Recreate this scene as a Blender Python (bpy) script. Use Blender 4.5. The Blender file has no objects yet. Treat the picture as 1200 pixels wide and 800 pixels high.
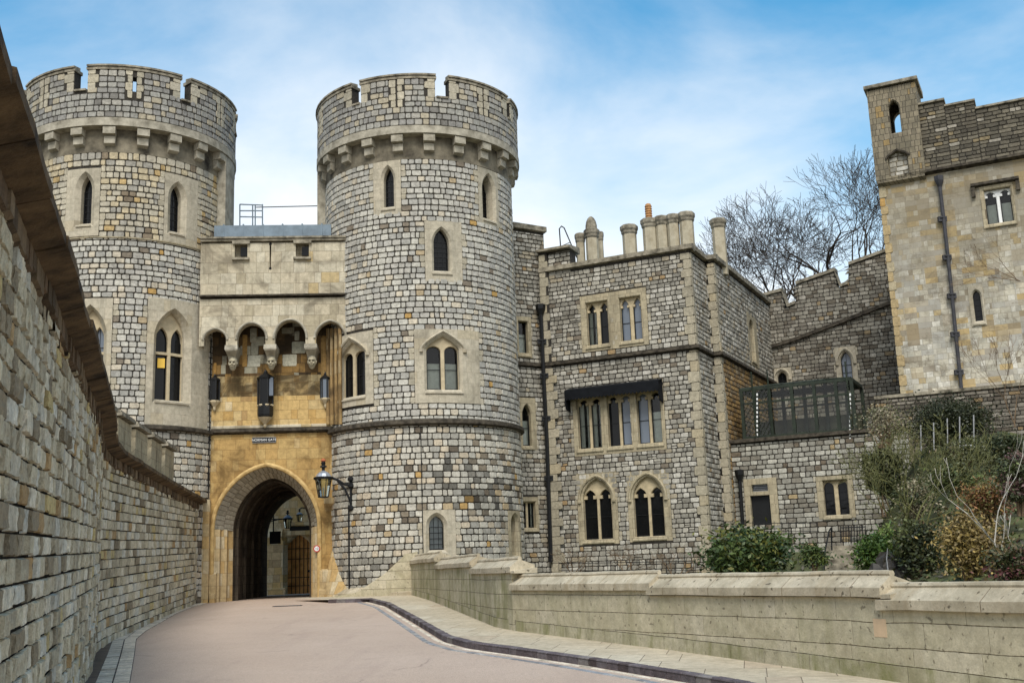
import bpy, math, random
from mathutils import Vector, Matrix
# ---------------------------------------------------------------- camera, sky, sun
sc = bpy.context.scene
COL = sc.collection
f_, pit, rol, EZ = 1300., math.radians(11.6), math.radians(2.1), 2.0
F = Vector((0, math.cos(pit), math.sin(pit))); U0 = Vector((0, -math.sin(pit), math.cos(pit))); R0 = Vector((1, 0, 0))
U = U0*math.cos(rol)+R0*math.sin(rol); R = R0*math.cos(rol)-U0*math.sin(rol)
E = Vector((0, 0, EZ))
cd = bpy.data.cameras.new('camera'); cam = bpy.data.objects.new('camera', cd); COL.objects.link(cam)
cd.lens = 1300/1200*36; cd.sensor_width = 36; cd.clip_end = 3000; cd.clip_start = .05
m = Matrix((R, U, -F)).transposed().to_4x4(); m.translation = E; cam.matrix_world = m
sc.camera = cam
SUN_EL, SUN_AZ = math.radians(52), math.radians(182)   # compass-like azimuth from +Y clockwise: almost straight behind the camera, veiled
w = bpy.data.worlds.new('World'); sc.world = w; w.use_nodes = True
nt = w.node_tree; nt.nodes.clear()
def N(t, typ, **k):
    n = t.nodes.new(typ)
    for a, b in k.items(): setattr(n, a, b)
    return n
out = N(nt, 'ShaderNodeOutputWorld'); bg = N(nt, 'ShaderNodeBackground'); bg.inputs[1].default_value = .13
sky = N(nt, 'ShaderNodeTexSky', sky_type='NISHITA'); sky.sun_disc = False; sky.sun_elevation = SUN_EL; sky.sun_rotation = SUN_AZ
sky.air_density = 1.25; sky.dust_density = .6; sky.ozone_density = 1.2
tc = N(nt, 'ShaderNodeTexCoord'); mp = N(nt, 'ShaderNodeMapping'); mp.inputs['Scale'].default_value = (1.0, 1.0, 2.0); mp.inputs['Location'].default_value = (.35, .2, .1)
mp.inputs['Rotation'].default_value = (0, math.radians(25), 0)
nz = N(nt, 'ShaderNodeTexNoise'); nz.inputs['Scale'].default_value = 1.7; nz.inputs['Detail'].default_value = 7; nz.inputs['Roughness'].default_value = .56; nz.inputs['Distortion'].default_value = .5
sx = N(nt, 'ShaderNodeSeparateXYZ')
el = N(nt, 'ShaderNodeMapRange'); el.inputs[1].default_value = .12; el.inputs[2].default_value = .62; el.inputs[3].default_value = .38; el.inputs[4].default_value = -.13
ad = N(nt, 'ShaderNodeMath', operation='ADD'); bk = N(nt, 'ShaderNodeMapRange'); bk.inputs[1].default_value = .25; bk.inputs[2].default_value = -.45; bk.inputs[3].default_value = 0; bk.inputs[4].default_value = .26; ad2 = N(nt, 'ShaderNodeMath', operation='ADD')   # extra unseen cloud added behind the camera to whiten the fill light
rp = N(nt, 'ShaderNodeMapRange', interpolation_type='SMOOTHSTEP'); rp.inputs[1].default_value = .36; rp.inputs[2].default_value = .98
mx = N(nt, 'ShaderNodeMix', data_type='RGBA'); mx.inputs[7].default_value = (6.9, 7.0, 7.1, 1)
hs = N(nt, 'ShaderNodeHueSaturation'); hs.inputs['Hue'].default_value = .485; hs.inputs['Saturation'].default_value = 1.42; hs.inputs['Value'].default_value = 1.2
L = nt.links.new
L(tc.outputs['Generated'], mp.inputs[0]); L(mp.outputs[0], nz.inputs['Vector']); L(tc.outputs['Generated'], sx.inputs[0]); L(sx.outputs[2], el.inputs[0])
L(nz.outputs['Fac'], ad.inputs[0]); L(el.outputs[0], ad.inputs[1]); L(sx.outputs[1], bk.inputs[0]); L(ad.outputs[0], ad2.inputs[0]); L(bk.outputs[0], ad2.inputs[1])
dn = N(nt, 'ShaderNodeVectorMath', operation='DOT_PRODUCT'); dn.inputs[1].default_value = (F*f_+R*(-60)-U*(-190)).normalized(); L(tc.outputs['Generated'], dn.inputs[0])   # a bank of thin white cloud over the gate
cb_ = N(nt, 'ShaderNodeMapRange', interpolation_type='SMOOTHSTEP'); cb_.inputs[1].default_value = .90; cb_.inputs[2].default_value = 1.0; cb_.inputs[3].default_value = 0; cb_.inputs[4].default_value = .09; L(dn.outputs['Value'], cb_.inputs[0])
ad3 = N(nt, 'ShaderNodeMath', operation='ADD'); L(ad2.outputs[0], ad3.inputs[0]); L(cb_.outputs[0], ad3.inputs[1]); prev = ad3
for (qx, qy), k_, lo_ in (((1030, 30), -.07, .93), ((60, 10), -.07, .95), ((600, 230), .12, .93)):   # clearer blue upper right and upper left, paler low centre
    d2 = N(nt, 'ShaderNodeVectorMath', operation='DOT_PRODUCT'); d2.inputs[1].default_value = (F*f_+R*(qx-600)-U*(qy-400)).normalized(); L(tc.outputs['Generated'], d2.inputs[0])
    m2 = N(nt, 'ShaderNodeMapRange', interpolation_type='SMOOTHSTEP'); m2.inputs[1].default_value = lo_; m2.inputs[2].default_value = 1.0; m2.inputs[3].default_value = 0; m2.inputs[4].default_value = k_; L(d2.outputs['Value'], m2.inputs[0])
    a2_ = N(nt, 'ShaderNodeMath', operation='ADD'); L(prev.outputs[0], a2_.inputs[0]); L(m2.outputs[0], a2_.inputs[1]); prev = a2_
L(prev.outputs[0], rp.inputs[0]); L(rp.outputs[0], mx.inputs[0])
L(sky.outputs[0], hs.inputs['Color']); L(hs.outputs[0], mx.inputs[6]); L(mx.outputs[2], bg.inputs[0]); L(bg.outputs[0], out.inputs[0])
sl = bpy.data.lights.new('sun', 'SUN'); sl.energy = 2.7; sl.angle = math.radians(26); sl.color = (1, .95, .87)
so = bpy.data.objects.new('sun', sl); COL.objects.link(so)
sd = Vector((math.sin(SUN_AZ)*math.cos(SUN_EL), math.cos(SUN_AZ)*math.cos(SUN_EL), math.sin(SUN_EL)))
so.rotation_euler = sd.to_track_quat('Z', 'Y').to_euler(); so.location = (0, 0, 60)
sc.view_settings.view_transform = 'Standard'; sc.view_settings.look = 'None'; sc.view_settings.exposure = 0.32; sc.view_settings.gamma = 1
sc.view_settings.use_curve_mapping = False

# ---------------------------------------------------------------- survey helpers: photo bearings onto real surfaces
def ray(px, py): return F*f_+R*(px-600)-U*(py-400)
def atY(px, py, Y):
    d = ray(px, py); return E+d*(Y/d.y)
GS = .029
def gz(y): return GS*min(max(y, -30), 42.0)
def ground(px, py, h=0.0):
    d = ray(px, py); t = (GS*0+h-EZ)/(d.z-GS*d.y); p = E+d*t
    if p.y > 42: t = (GS*42+h-EZ)/d.z; p = E+d*t
    return p
class Flat:
    """vertical wall plane; u metres along dir, d outward"""
    def __init__(s, p0, p1=None, az=None):
        s.p = Vector((p0[0], p0[1]))
        if p1 is not None: v = Vector((p1[0]-p0[0], p1[1]-p0[1])); s.len = v.length; s.t = v.normalized()
        else: s.t = Vector((math.cos(az), math.sin(az))); s.len = 0
        s.n = Vector((s.t.y, -s.t.x))
    def map(s, u, z, d=0): return (s.p.x+s.t.x*u+s.n.x*d, s.p.y+s.t.y*u+s.n.y*d, z)
    def hit(s, px, py, d=0):
        r = ray(px, py); o = s.p+s.n*d
        k = (o.dot(s.n))/(r.x*s.n.x+r.y*s.n.y)
        q = E+r*k; return ((Vector((q.x, q.y))-o).dot(s.t), q.z)
    step = 1e9
class Cyl:
    def __init__(s, cx, cy, R): s.c = (cx, cy); s.R = R; s.f = math.atan2(0-cx, cy-0)*0
    def map(s, u, z, d=0):
        a = u/s.R; return (s.c[0]+(s.R+d)*math.sin(a), s.c[1]-(s.R+d)*math.cos(a), z)
    def hit(s, px, py, d=0):
        r = ray(px, py); cx, cy = s.c; RR = s.R+d
        A = r.x**2+r.y**2; B = -2*(r.x*cx+r.y*cy); C = cx*cx+cy*cy-RR*RR
        D = B*B-4*A*C; D = max(D, 0); t = (-B-math.sqrt(D))/(2*A); q = E+r*t
        return (math.atan2(q.x-cx, cy-q.y)*s.R, q.z)
    step = .45
class Path:
    """wall following a plan polyline (smoothly turned corners)"""
    def __init__(s, pts, left=True):
        s.pts = [Vector((p[0], p[1])) for p in pts]; s.L = [0]
        for a, b in zip(s.pts, s.pts[1:]): s.L.append(s.L[-1]+(b-a).length)
        s.len = s.L[-1]; s.sg = 1 if left else -1
        s.segn = []
        for a, b in zip(s.pts, s.pts[1:]):
            t = (b-a).normalized(); s.segn.append(Vector((t.y, -t.x))*s.sg)
        s.vn = [s.segn[0]]+[((x+y).normalized()/max(.5, (x+y).normalized().dot(x))) for x, y in zip(s.segn, s.segn[1:])]+[s.segn[-1]]
    def map(s, u, z, d=0):
        i = 0
        while i < len(s.segn)-1 and u > s.L[i+1]: i += 1
        k = (u-s.L[i])/(s.L[i+1]-s.L[i]); p = s.pts[i].lerp(s.pts[i+1], k)
        kk = min(max(k, 0), 1); n = s.vn[i].lerp(s.vn[i+1], kk)
        return (p.x+n.x*d, p.y+n.y*d, z)
    step = .8

# ---------------------------------------------------------------- mesh building
class MB:
    def __init__(s): s.v = []; s.f = []; s.m = []; s.c = []; s.uv = []
    def add(s, vs, fs, m=0, c=None, uv=None):
        b = len(s.v); s.v += [tuple(p) for p in vs]
        s.c += [c or (1, 1, 1)]*len(vs)
        s.uv += uv if uv else [(p[0]+p[1], p[2]) for p in vs]
        for f in fs: s.f.append(tuple(i+b for i in f)); s.m.append(m)
        return s
    def build(s, name, mats, parent=None, smooth=False):
        o0 = Vector((0, 0, 0))
        if parent is not None: o0 = Vector(parent['_o']) if '_o' in parent else o0
        me = bpy.data.meshes.new(name)
        me.from_pydata([(p[0]-o0.x, p[1]-o0.y, p[2]-o0.z) for p in s.v], [], s.f)
        if not isinstance(mats, (list, tuple)): mats = [mats]
        for mt in mats: me.materials.append(mt)
        me.polygons.foreach_set('material_index', s.m)
        ca = me.color_attributes.new('Col', 'FLOAT_COLOR', 'POINT')
        ca.data.foreach_set('color', [x for c in s.c for x in (c[0], c[1], c[2], 1)])
        ul = me.uv_layers.new(name='UVMap')
        li = [0]*len(me.loops); me.loops.foreach_get('vertex_index', li)
        ul.data.foreach_set('uv', [x for i in li for x in s.uv[i]])
        if smooth: me.polygons.foreach_set('use_smooth', [True]*len(me.polygons))
        me.update()
        o = bpy.data.objects.new(name, me); COL.objects.link(o)
        if parent is not None:
            o.parent = parent; o['_o'] = tuple(o0)
        return o
def tag(o, label=None, cat=None, group=None, kind=None):
    if label: o['label'] = label
    if cat: o['category'] = cat
    if group: o['group'] = group
    if kind: o['kind'] = kind
    return o
def thing(name, label, cat, loc, group=None):
    o = bpy.data.objects.new(name, None); COL.objects.link(o); o.location = loc; o['_o'] = tuple(loc); o.empty_display_size = .3
    return tag(o, label, cat, group)
def frange(a, b, st):
    n = max(1, int(math.ceil((b-a)/st-1e-6))); return [a+(b-a)*i/n for i in range(n+1)]
def wbox(mb, W, u0, u1, z0, z1, d0, d1, m=0, c=None, z0b=None, z1b=None, st=None):
    """box in wall space; z0b/z1b allow the outer (d1) edge heights to differ"""
    if z0b is None: z0b = z0
    if z1b is None: z1b = z1
    us = frange(u0, u1, st or W.step); vs = []; uv = []
    for u in us:
        vs += [W.map(u, z0, d0), W.map(u, z0b, d1), W.map(u, z1b, d1), W.map(u, z1, d0)]
        uv += [(u+d0, z0-.02), (u, z0b), (u, z1b), (u, z1b+abs(d1-d0))]
    fs = []
    for i in range(len(us)-1):
        a, b = 4*i, 4*i+4
        fs += [(a+1, b+1, b+2, a+2), (a+2, b+2, b+3, a+3), (a+3, b+3, b, a), (a, b, b+1, a+1)]
    n = 4*(len(us)-1); fs += [(3, 0, 1, 2), (n, n+3, n+2, n+1)]
    mb.add(vs, fs, m, c, uv)
def box(mb, c, s, rz=0, m=0, col=None, taper=1.0):
    x, y, z = s[0]/2, s[1]/2, s[2]/2; ca, sa = math.cos(rz), math.sin(rz); vs = []
    for k, t in ((-z, 1), (z, taper)):
        for a, b in ((-x, -y), (x, -y), (x, y), (-x, y)):
            a *= t; b *= t; vs.append((c[0]+a*ca-b*sa, c[1]+a*sa+b*ca, c[2]+k))
    mb.add(vs, [(3, 2, 1, 0), (4, 5, 6, 7), (0, 1, 5, 4), (1, 2, 6, 5), (2, 3, 7, 6), (3, 0, 4, 7)], m, col,
           [(p[0]+p[1], p[2]) for p in vs])
def tube(mb, pts, r, n=6, m=0, col=None, r1=None, cap=True):
    pts = [Vector(p) for p in pts]; k = len(pts); vs = []
    for i, p in enumerate(pts):
        t = (pts[min(i+1, k-1)]-pts[max(i-1, 0)])
        t = t.normalized() if t.length > 1e-9 else Vector((0, 0, 1))
        a = t.orthogonal() if i == 0 else (pa-t*pa.dot(t))
        if a.length < 1e-6: a = t.orthogonal()
        a.normalize(); pa = a; b = t.cross(a)
        rr = (r[i] if isinstance(r, (list, tuple)) else (r if r1 is None else r+(r1-r)*i/(k-1)))
        for j in range(n):
            g = 2*math.pi*j/n; vs.append(p+a*math.cos(g)*rr+b*math.sin(g)*rr)
    fs = [(i*n+j, i*n+(j+1) % n, (i+1)*n+(j+1) % n, (i+1)*n+j) for i in range(k-1) for j in range(n)]
    if cap: fs += [tuple(range(n-1, -1, -1)), tuple((k-1)*n+j for j in range(n))]
    mb.add(vs, fs, m, col)
def lathe(mb, c, prof, n=12, m=0, col=None, rot=0.0, squash=1.0):
    vs = []
    for r, z in prof:
        for j in range(n):
            g = 2*math.pi*j/n+rot; vs.append((c[0]+r*math.cos(g), c[1]+r*math.sin(g)*squash, c[2]+z))
    fs = [(i*n+j, i*n+(j+1) % n, (i+1)*n+(j+1) % n, (i+1)*n+j) for i in range(len(prof)-1) for j in range(n)]
    fs += [tuple(range(n-1, -1, -1)), tuple((len(prof)-1)*n+j for j in range(n))]
    mb.add(vs, fs, m, col)
def prism(mb, pts2, z0, z1, m=0, col=None):
    n = len(pts2); vs = [(p[0], p[1], z0) for p in pts2]+[(p[0], p[1], z1) for p in pts2]
    area = sum(pts2[i][0]*pts2[(i+1) % n][1]-pts2[(i+1) % n][0]*pts2[i][1] for i in range(n))
    L = [0]
    for i in range(n): L.append(L[-1]+math.hypot(pts2[(i+1) % n][0]-pts2[i][0], pts2[(i+1) % n][1]-pts2[i][1]))
    for i in range(n):
        j = (i+1) % n
        q = [(pts2[i][0], pts2[i][1], z0), (pts2[j][0], pts2[j][1], z0), (pts2[j][0], pts2[j][1], z1), (pts2[i][0], pts2[i][1], z1)]
        mb.add(q, [(0, 1, 2, 3) if area > 0 else (3, 2, 1, 0)], m, col, [(L[i], z0), (L[i+1], z0), (L[i+1], z1), (L[i], z1)])
    top = tuple(range(n, 2*n)) if area > 0 else tuple(range(2*n-1, n-1, -1))
    bot = tuple(range(n-1, -1, -1)) if area > 0 else tuple(range(n))
    mb.add(vs, [top, bot], m, col, [(p[0], p[1]) for p in vs])

# ---------------------------------------------------------------- materials
def newmat(name):
    mt = bpy.data.materials.new(name); mt.use_nodes = True; t = mt.node_tree
    return mt, t, t.nodes['Principled BSDF'], t.links.new
def noise(t, vec, scale, detail=4, rough=.55, dist=0):
    n = N(t, 'ShaderNodeTexNoise'); n.inputs['Scale'].default_value = scale; n.inputs['Detail'].default_value = detail
    n.inputs['Roughness'].default_value = rough; n.inputs['Distortion'].default_value = dist
    if vec is not None: t.links.new(vec, n.inputs['Vector'])
    return n.outputs['Fac']
def mrange(t, v, a, b, c, d, smooth=False):
    n = N(t, 'ShaderNodeMapRange'); n.interpolation_type = 'SMOOTHSTEP' if smooth else 'LINEAR'
    for i, x in enumerate((a, b, c, d)): n.inputs[i+1].default_value = x
    t.links.new(v, n.inputs[0]); return n.outputs[0]
def math_(t, op, a, b=None):
    n = N(t, 'ShaderNodeMath', operation=op)
    for i, x in enumerate((a, b)):
        if x is None: continue
        if isinstance(x, (int, float)): n.inputs[i].default_value = x
        else: t.links.new(x, n.inputs[i])
    return n.outputs[0]
def mix(t, fac, a, b, mode='MIX'):
    n = N(t, 'ShaderNodeMix', data_type='RGBA', blend_type=mode)
    for i, x in ((0, fac), (6, a), (7, b)):
        if isinstance(x, (int, float)): n.inputs[i].default_value = x
        elif isinstance(x, tuple): n.inputs[i].default_value = x+((1,) if len(x) == 3 else ())
        else: t.links.new(x, n.inputs[i])
    return n.outputs[2]
def bump(t, bs, h, strength=.5, dist=.02):
    b = N(t, 'ShaderNodeBump'); b.inputs['Strength'].default_value = strength; b.inputs['Distance'].default_value = dist
    t.links.new(h, b.inputs['Height']); t.links.new(b.outputs[0], bs.inputs['Normal'])
def coord(t, which='Object'):
    n = N(t, 'ShaderNodeTexCoord'); return n.outputs[which]
def gray(t, v):
    n = N(t, 'ShaderNodeCombineColor')
    for i in range(3): t.links.new(v, n.inputs[i])
    return n.outputs[0]
def stretch(t, v, s):
    n = N(t, 'ShaderNodeMapping'); n.inputs['Scale'].default_value = s; t.links.new(v, n.inputs[0]); return n.outputs[0]
def mat_glass(name, col, rough=.05, spec=.25):
    mt, t, b, L = newmat(name); o = coord(t); b.inputs['Base Color'].default_value = col+(1,); b.inputs['Specular IOR Level'].default_value = spec
    L(mrange(t, noise(t, o, 3, 3), .3, .7, rough, rough+.10), b.inputs['Roughness']); bump(t, b, noise(t, o, 2.2, 2), .35, .02); return mt
def mat_blocks(name, dark=.35, lichen=.0, bs_=.6, streaks=None):
    mt, t, b, L = newmat(name); a = N(t, 'ShaderNodeAttribute'); a.attribute_name = 'Col'; o = coord(t)
    c = a.outputs['Color']
    n1 = noise(t, o, 9, 6, .65); n2 = noise(t, o, 45, 4, .6); n3 = noise(t, o, .55, 5, .6, .6)
    c = mix(t, 1.0, c, gray(t, mrange(t, n1, .25, .75, .62, 1.30)), 'MULTIPLY')
    c = mix(t, 1.0, c, gray(t, mrange(t, n2, .3, .7, .78, 1.16)), 'MULTIPLY')
    c = mix(t, mrange(t, n3, .50, .78, 0, dark, True), c, (.075, .062, .045))
    if lichen: c = mix(t, mrange(t, noise(t, o, 2.3, 6, .7), .55, .75, 0, lichen, True), c, (.34, .33, .25))
    if streaks:
        sn = noise(t, stretch(t, o, (1.2, 1.2, .12)), 1.6, 4, .6)
        c = mix(t, mrange(t, sn, .52, .75, 0, streaks, True), c, (.05, .042, .03))
    L(c, b.inputs['Base Color']); b.inputs['Roughness'].default_value = .92; b.inputs['Specular IOR Level'].default_value = .25
    h = math_(t, 'ADD', math_(t, 'MULTIPLY', n1, 1.0), math_(t, 'MULTIPLY', n2, .35)); bump(t, b, h, bs_, .03)
    return mt
def mat_plain(name, col, rough=.8, var=.3, scale=6, bs_=.3, metal=0, spec=.3, col2=None, dist=.01, cn='Object'):
    mt, t, b, L = newmat(name); o = coord(t, cn); n1 = noise(t, o, scale, 6, .6)
    c = mix(t, mrange(t, n1, .3, .7, 0, 1), tuple(x*(1-var) for x in col), tuple(min(1, x*(1+var)) for x in (col2 or col)))
    L(c, b.inputs['Base Color']); b.inputs['Roughness'].default_value = rough; b.inputs['Metallic'].default_value = metal
    b.inputs['Specular IOR Level'].default_value = spec
    if bs_: bump(t, b, noise(t, o, scale*4, 5, .6), bs_, dist)
    return mt
def mat_ashlar(name, w, h, pal, joint=.012, jcol=(.12, .10, .07), blend=.5, stain=(.10, .075, .045), st=(.5, .78, .5), streak=0, streakcol=(.06, .05, .03), moss=0, pits=0, jvis=1.0, vj=1.0, offs=(0, 0), gain=1.0):
    """dressed stone laid in courses (UV in metres): each block picks a colour; stains, streaks, joints"""
    mt, t, b, L = newmat(name); uv = coord(t, 'UV'); o = coord(t)
    s = N(t, 'ShaderNodeSeparateXYZ'); L(uv, s.inputs[0])
    wob = math_(t, 'MULTIPLY', math_(t, 'SUBTRACT', noise(t, uv, 1.3, 2), .5), .03)
    y = math_(t, 'DIVIDE', math_(t, 'ADD', math_(t, 'ADD', s.outputs[1], offs[1]), wob), h); row = math_(t, 'FLOOR', y)
    wr = N(t, 'ShaderNodeTexWhiteNoise', noise_dimensions='1D'); L(row, wr.inputs['W'])
    x = math_(t, 'ADD', math_(t, 'DIVIDE', math_(t, 'ADD', s.outputs[0], offs[0]), w), wr.outputs['Value'])
    cell = math_(t, 'FLOOR', x)
    # per-block shift of the joint so the widths vary
    cv = N(t, 'ShaderNodeCombineXYZ'); L(cell, cv.inputs[0]); L(row, cv.inputs[1])
    wn = N(t, 'ShaderNodeTexWhiteNoise', noise_dimensions='3D'); L(cv.outputs[0], wn.inputs['Vector'])
    fx = math_(t, 'FRACT', x); fy = math_(t, 'FRACT', y)
    cut = mrange(t, wn.outputs['Value'], 0, 1, .25, .75)   # split some blocks in two
    left = math_(t, 'LESS_THAN', fx, cut)
    cv2 = N(t, 'ShaderNodeCombineXYZ'); L(cell, cv2.inputs[0]); L(row, cv2.inputs[1]); L(left, cv2.inputs[2])
    wn2 = N(t, 'ShaderNodeTexWhiteNoise', noise_dimensions='3D'); L(cv2.outputs[0], wn2.inputs['Vector'])
    cr = N(t, 'ShaderNodeValToRGB'); cr.color_ramp.interpolation = 'CONSTANT'; L(wn2.outputs['Value'], cr.inputs[0])
    tot = sum(p[1] for p in pal); acc = 0; els = cr.color_ramp.elements
    for i, (c, wt) in enumerate(pal):
        e = els[i] if i < 2 else els.new(acc/tot)
        e.position = acc/tot; e.color = c+(1,); acc += wt
    mean = tuple(sum(p[0][k]*p[1] for p in pal)/tot for k in range(3))
    c = mix(t, blend, mean, cr.outputs[0])
    dx = math_(t, 'MULTIPLY', math_(t, 'MINIMUM', math_(t, 'MINIMUM', fx, math_(t, 'SUBTRACT', 1, fx)), math_(t, 'ABSOLUTE', math_(t, 'SUBTRACT', fx, cut))), w*vj)
    dy = math_(t, 'MULTIPLY', math_(t, 'MINIMUM', fy, math_(t, 'SUBTRACT', 1, fy)), h)
    dd = math_(t, 'ADD', math_(t, 'MINIMUM', dx, dy), math_(t, 'MULTIPLY', math_(t, 'SUBTRACT', noise(t, uv, 14, 3), .5), joint*1.4))
    jm = mrange(t, dd, joint*.35, joint, jvis, 0, True)
    n1 = noise(t, o, 7, 7, .65); n2 = noise(t, o, 38, 4, .6); n3 = noise(t, o, .9, 6, .62, .8)
    c = mix(t, 1.0, c, gray(t, mrange(t, n1, .25, .75, .72*gain, 1.22*gain)), 'MULTIPLY')
    c = mix(t, 1.0, c, gray(t, mrange(t, n2, .3, .7, .88, 1.1)), 'MULTIPLY')
    c = mix(t, mrange(t, n3, st[0], st[1], 0, st[2], True), c, stain)
    if streak:
        sn = noise(t, stretch(t, uv, (1.6, .16, 1)), 1.8, 5, .65)
        c = mix(t, mrange(t, sn, .5, .72, 0, streak, True), c, streakcol)
    if moss:
        c = mix(t, mrange(t, noise(t, stretch(t, uv, (1.1, .35, 1)), 1.3, 6, .7, .6), .47, .68, 0, moss, True), c, (.20, .20, .075))
    if pits:
        pt = noise(t, o, 11, 3, .5); c = mix(t, mrange(t, pt, .63, .70, 0, pits, True), c, (.07, .055, .035))
    c = mix(t, jm, c, jcol)
    L(c, b.inputs['Base Color']); b.inputs['Roughness'].default_value = .9; b.inputs['Specular IOR Level'].default_value = .25
    hgt = math_(t, 'SUBTRACT', math_(t, 'ADD', math_(t, 'MULTIPLY', n1, .5), math_(t, 'MULTIPLY', n2, .25)), math_(t, 'MULTIPLY', jm, .8))
    bump(t, b, hgt, .55, .025)
    return mt
M = {}
M['blk'] = mat_blocks('heathstone_blocks', .30)
M['blk_house'] = mat_blocks('house_rubble', .5, .15)
M['blk_dark'] = mat_blocks('weathered_rubble', .7, .1, .7)
M['blk_near'] = mat_blocks('rough_wall_stone', .25, .2, 1.0, .45)
M['mortar'] = mat_plain('dark_flint_mortar', (.040, .035, .028), .95, .4, 12, .6, dist=.02)
M['mortar_near'] = mat_plain('dark_galleted_mortar', (.10, .085, .06), .95, .5, 14, .9, dist=.03)
PALE = [((.48, .43, .33), 3), ((.43, .39, .295), 3), ((.50, .44, .33), 2), ((.45, .37, .23), .8), ((.38, .35, .27), 1)]
M['surround'] = mat_ashlar('dressed_surround_stone', .75, .42, PALE, .006, (.2, .17, .12), .35, stain=(.13, .115, .085), st=(.48, .8, .6), streak=.25, streakcol=(.1, .085, .06), jvis=.5)
M['dress_house'] = mat_ashlar('house_dressings', .5, .38, [((.42, .36, .24), 3), ((.39, .34, .23), 3), ((.45, .38, .25), 2), ((.33, .29, .2), 1)], .007, (.15, .12, .08), .5, stain=(.12, .10, .065), st=(.45, .8, .6), streak=.35, streakcol=(.1, .08, .05))
M['gate_up'] = mat_ashlar('pale_gate_ashlar', .95, .42, [((.51, .445, .32), 4), ((.46, .41, .30), 3), ((.48, .36, .17), .8), ((.36, .31, .21), 1.2), ((.55, .50, .38), 2)], .007, (.2, .16, .11), .75, stain=(.13, .11, .075), st=(.44, .70, .7), streak=.5, streakcol=(.16, .135, .09))
M['gate_mid'] = mat_ashlar('ochre_gate_ashlar', .7, .36, [((.53, .36, .14), 4), ((.57, .43, .21), 3), ((.45, .27, .08), 2), ((.61, .52, .34), 1.2), ((.33, .20, .08), .8)], .006, (.2, .12, .05), .65, stain=(.085, .055, .022), st=(.52, .78, .75), streak=.5, streakcol=(.09, .055, .02))
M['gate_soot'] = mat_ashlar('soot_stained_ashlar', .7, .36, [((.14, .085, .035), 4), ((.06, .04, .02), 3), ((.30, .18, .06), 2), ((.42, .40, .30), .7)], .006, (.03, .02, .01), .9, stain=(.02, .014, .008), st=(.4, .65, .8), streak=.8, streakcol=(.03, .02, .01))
M['gate_streak'] = mat_ashlar('soot_streaked_ashlar', .7, .36, [((.50, .36, .16), 4), ((.55, .44, .24), 3), ((.38, .24, .09), 2)], .006, (.2, .12, .05), .65, stain=(.045, .028, .012), st=(.34, .54, .85), streak=.95, streakcol=(.045, .028, .012))
M['gate_low'] = mat_ashlar('lower_gate_ashlar', .8, .40, [((.44, .28, .10), 4), ((.48, .34, .14), 3), ((.36, .21, .065), 2), ((.52, .40, .21), 1)], .005, (.2, .11, .04), .55, stain=(.11, .062, .02), st=(.44, .68, .8), streak=.4, streakcol=(.16, .095, .03))
M['gate_base'] = mat_ashlar('gate_jamb_stone', .7, .45, [((.50, .38, .20), 3), ((.48, .30, .10), 2), ((.55, .48, .33), 2)], .006, (.2, .13, .06), .6, stain=(.22, .15, .07), st=(.5, .8, .6), streak=.3)
M['vouss'] = mat_blocks('grey_voussoirs', .45, .35, 1.0)
M['vmortar'] = mat_plain('arch_mortar', (.20, .17, .12), .95, .3, 8, .4)
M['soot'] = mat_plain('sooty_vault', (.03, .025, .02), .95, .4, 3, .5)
M['string'] = mat_plain('black_crusted_string_course', (.018, .015, .011), .95, .5, 5, .6, col2=(.075, .063, .046), dist=.02)
M['coping'] = mat_plain('lichened_coping_stone', (.11, .095, .065), .95, .5, 3.5, .7, col2=(.27, .24, .18), dist=.02)
M['band'] = mat_plain('sooty_band_stone', (.045, .038, .028), .95, .4, 1.6, .5, col2=(.20, .175, .125))  # darker stone colour than the ring and corbels around it
M['ring'] = mat_plain('corbel_ring_stone', (.28, .25, .185), .92, .35, 3, .5, col2=(.36, .33, .26), dist=.02)
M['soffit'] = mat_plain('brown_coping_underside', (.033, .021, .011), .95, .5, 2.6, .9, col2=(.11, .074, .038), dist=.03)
M['parapet'] = mat_ashlar('parapet_ashlar', 2.3, .30, [((.52, .46, .32), 3), ((.48, .43, .295), 3), ((.56, .50, .37), 2), ((.43, .385, .26), 1)], .008, (.11, .09, .055), .6, vj=2.2, stain=(.30, .25, .15), st=(.45, .8, .5), streak=.40, streakcol=(.30, .26, .15), moss=.22, pits=.6)
M['parapet_moss'] = mat_ashlar('mossy_parapet_ashlar', 1.8, .30, [((.50, .45, .32), 3), ((.45, .41, .285), 3)], .008, (.11, .09, .055), .5, vj=1.8, stain=(.22, .20, .10), st=(.4, .75, .7), streak=.7, streakcol=(.14, .14, .05), moss=.9, pits=.3)
M['parcope'] = mat_ashlar('parapet_coping', 3.2, 30.0, [((.52, .455, .33), 3), ((.48, .415, .30), 2)], .008, (.2, .15, .09), .5, stain=(.20, .165, .10), st=(.40, .72, .65), streak=.45, pits=.8, streakcol=(.3, .22, .12))
M['patch'] = mat_plain('pink_patch_stone', (.60, .44, .28), .9, .12, 5, .3)
M['glass'] = mat_glass('dark_window_glass', (.006, .0065, .007))
M['iron'] = mat_plain('black_painted_iron', (.008, .0085, .009), .5, .3, 9, .2, spec=.3)
M['lead'] = mat_plain('blue_grey_lead_sheet', (.16, .21, .25), .55, .25, 3, .3, spec=.4)
M['frame_w'] = mat_plain('pale_mullion_stone', (.48, .40, .26), .9, .2, 5, .3)
M['mull_h'] = mat_plain('ochre_mullion_stone', (.46, .38, .24), .9, .25, 5, .3)
M['curtain'] = mat_plain('white_curtain', (.72, .71, .66), .9, .12, 9, .2)
M['blind'] = mat_plain('grey_blind', (.42, .44, .47), .6, .1, 3, 0)
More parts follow.
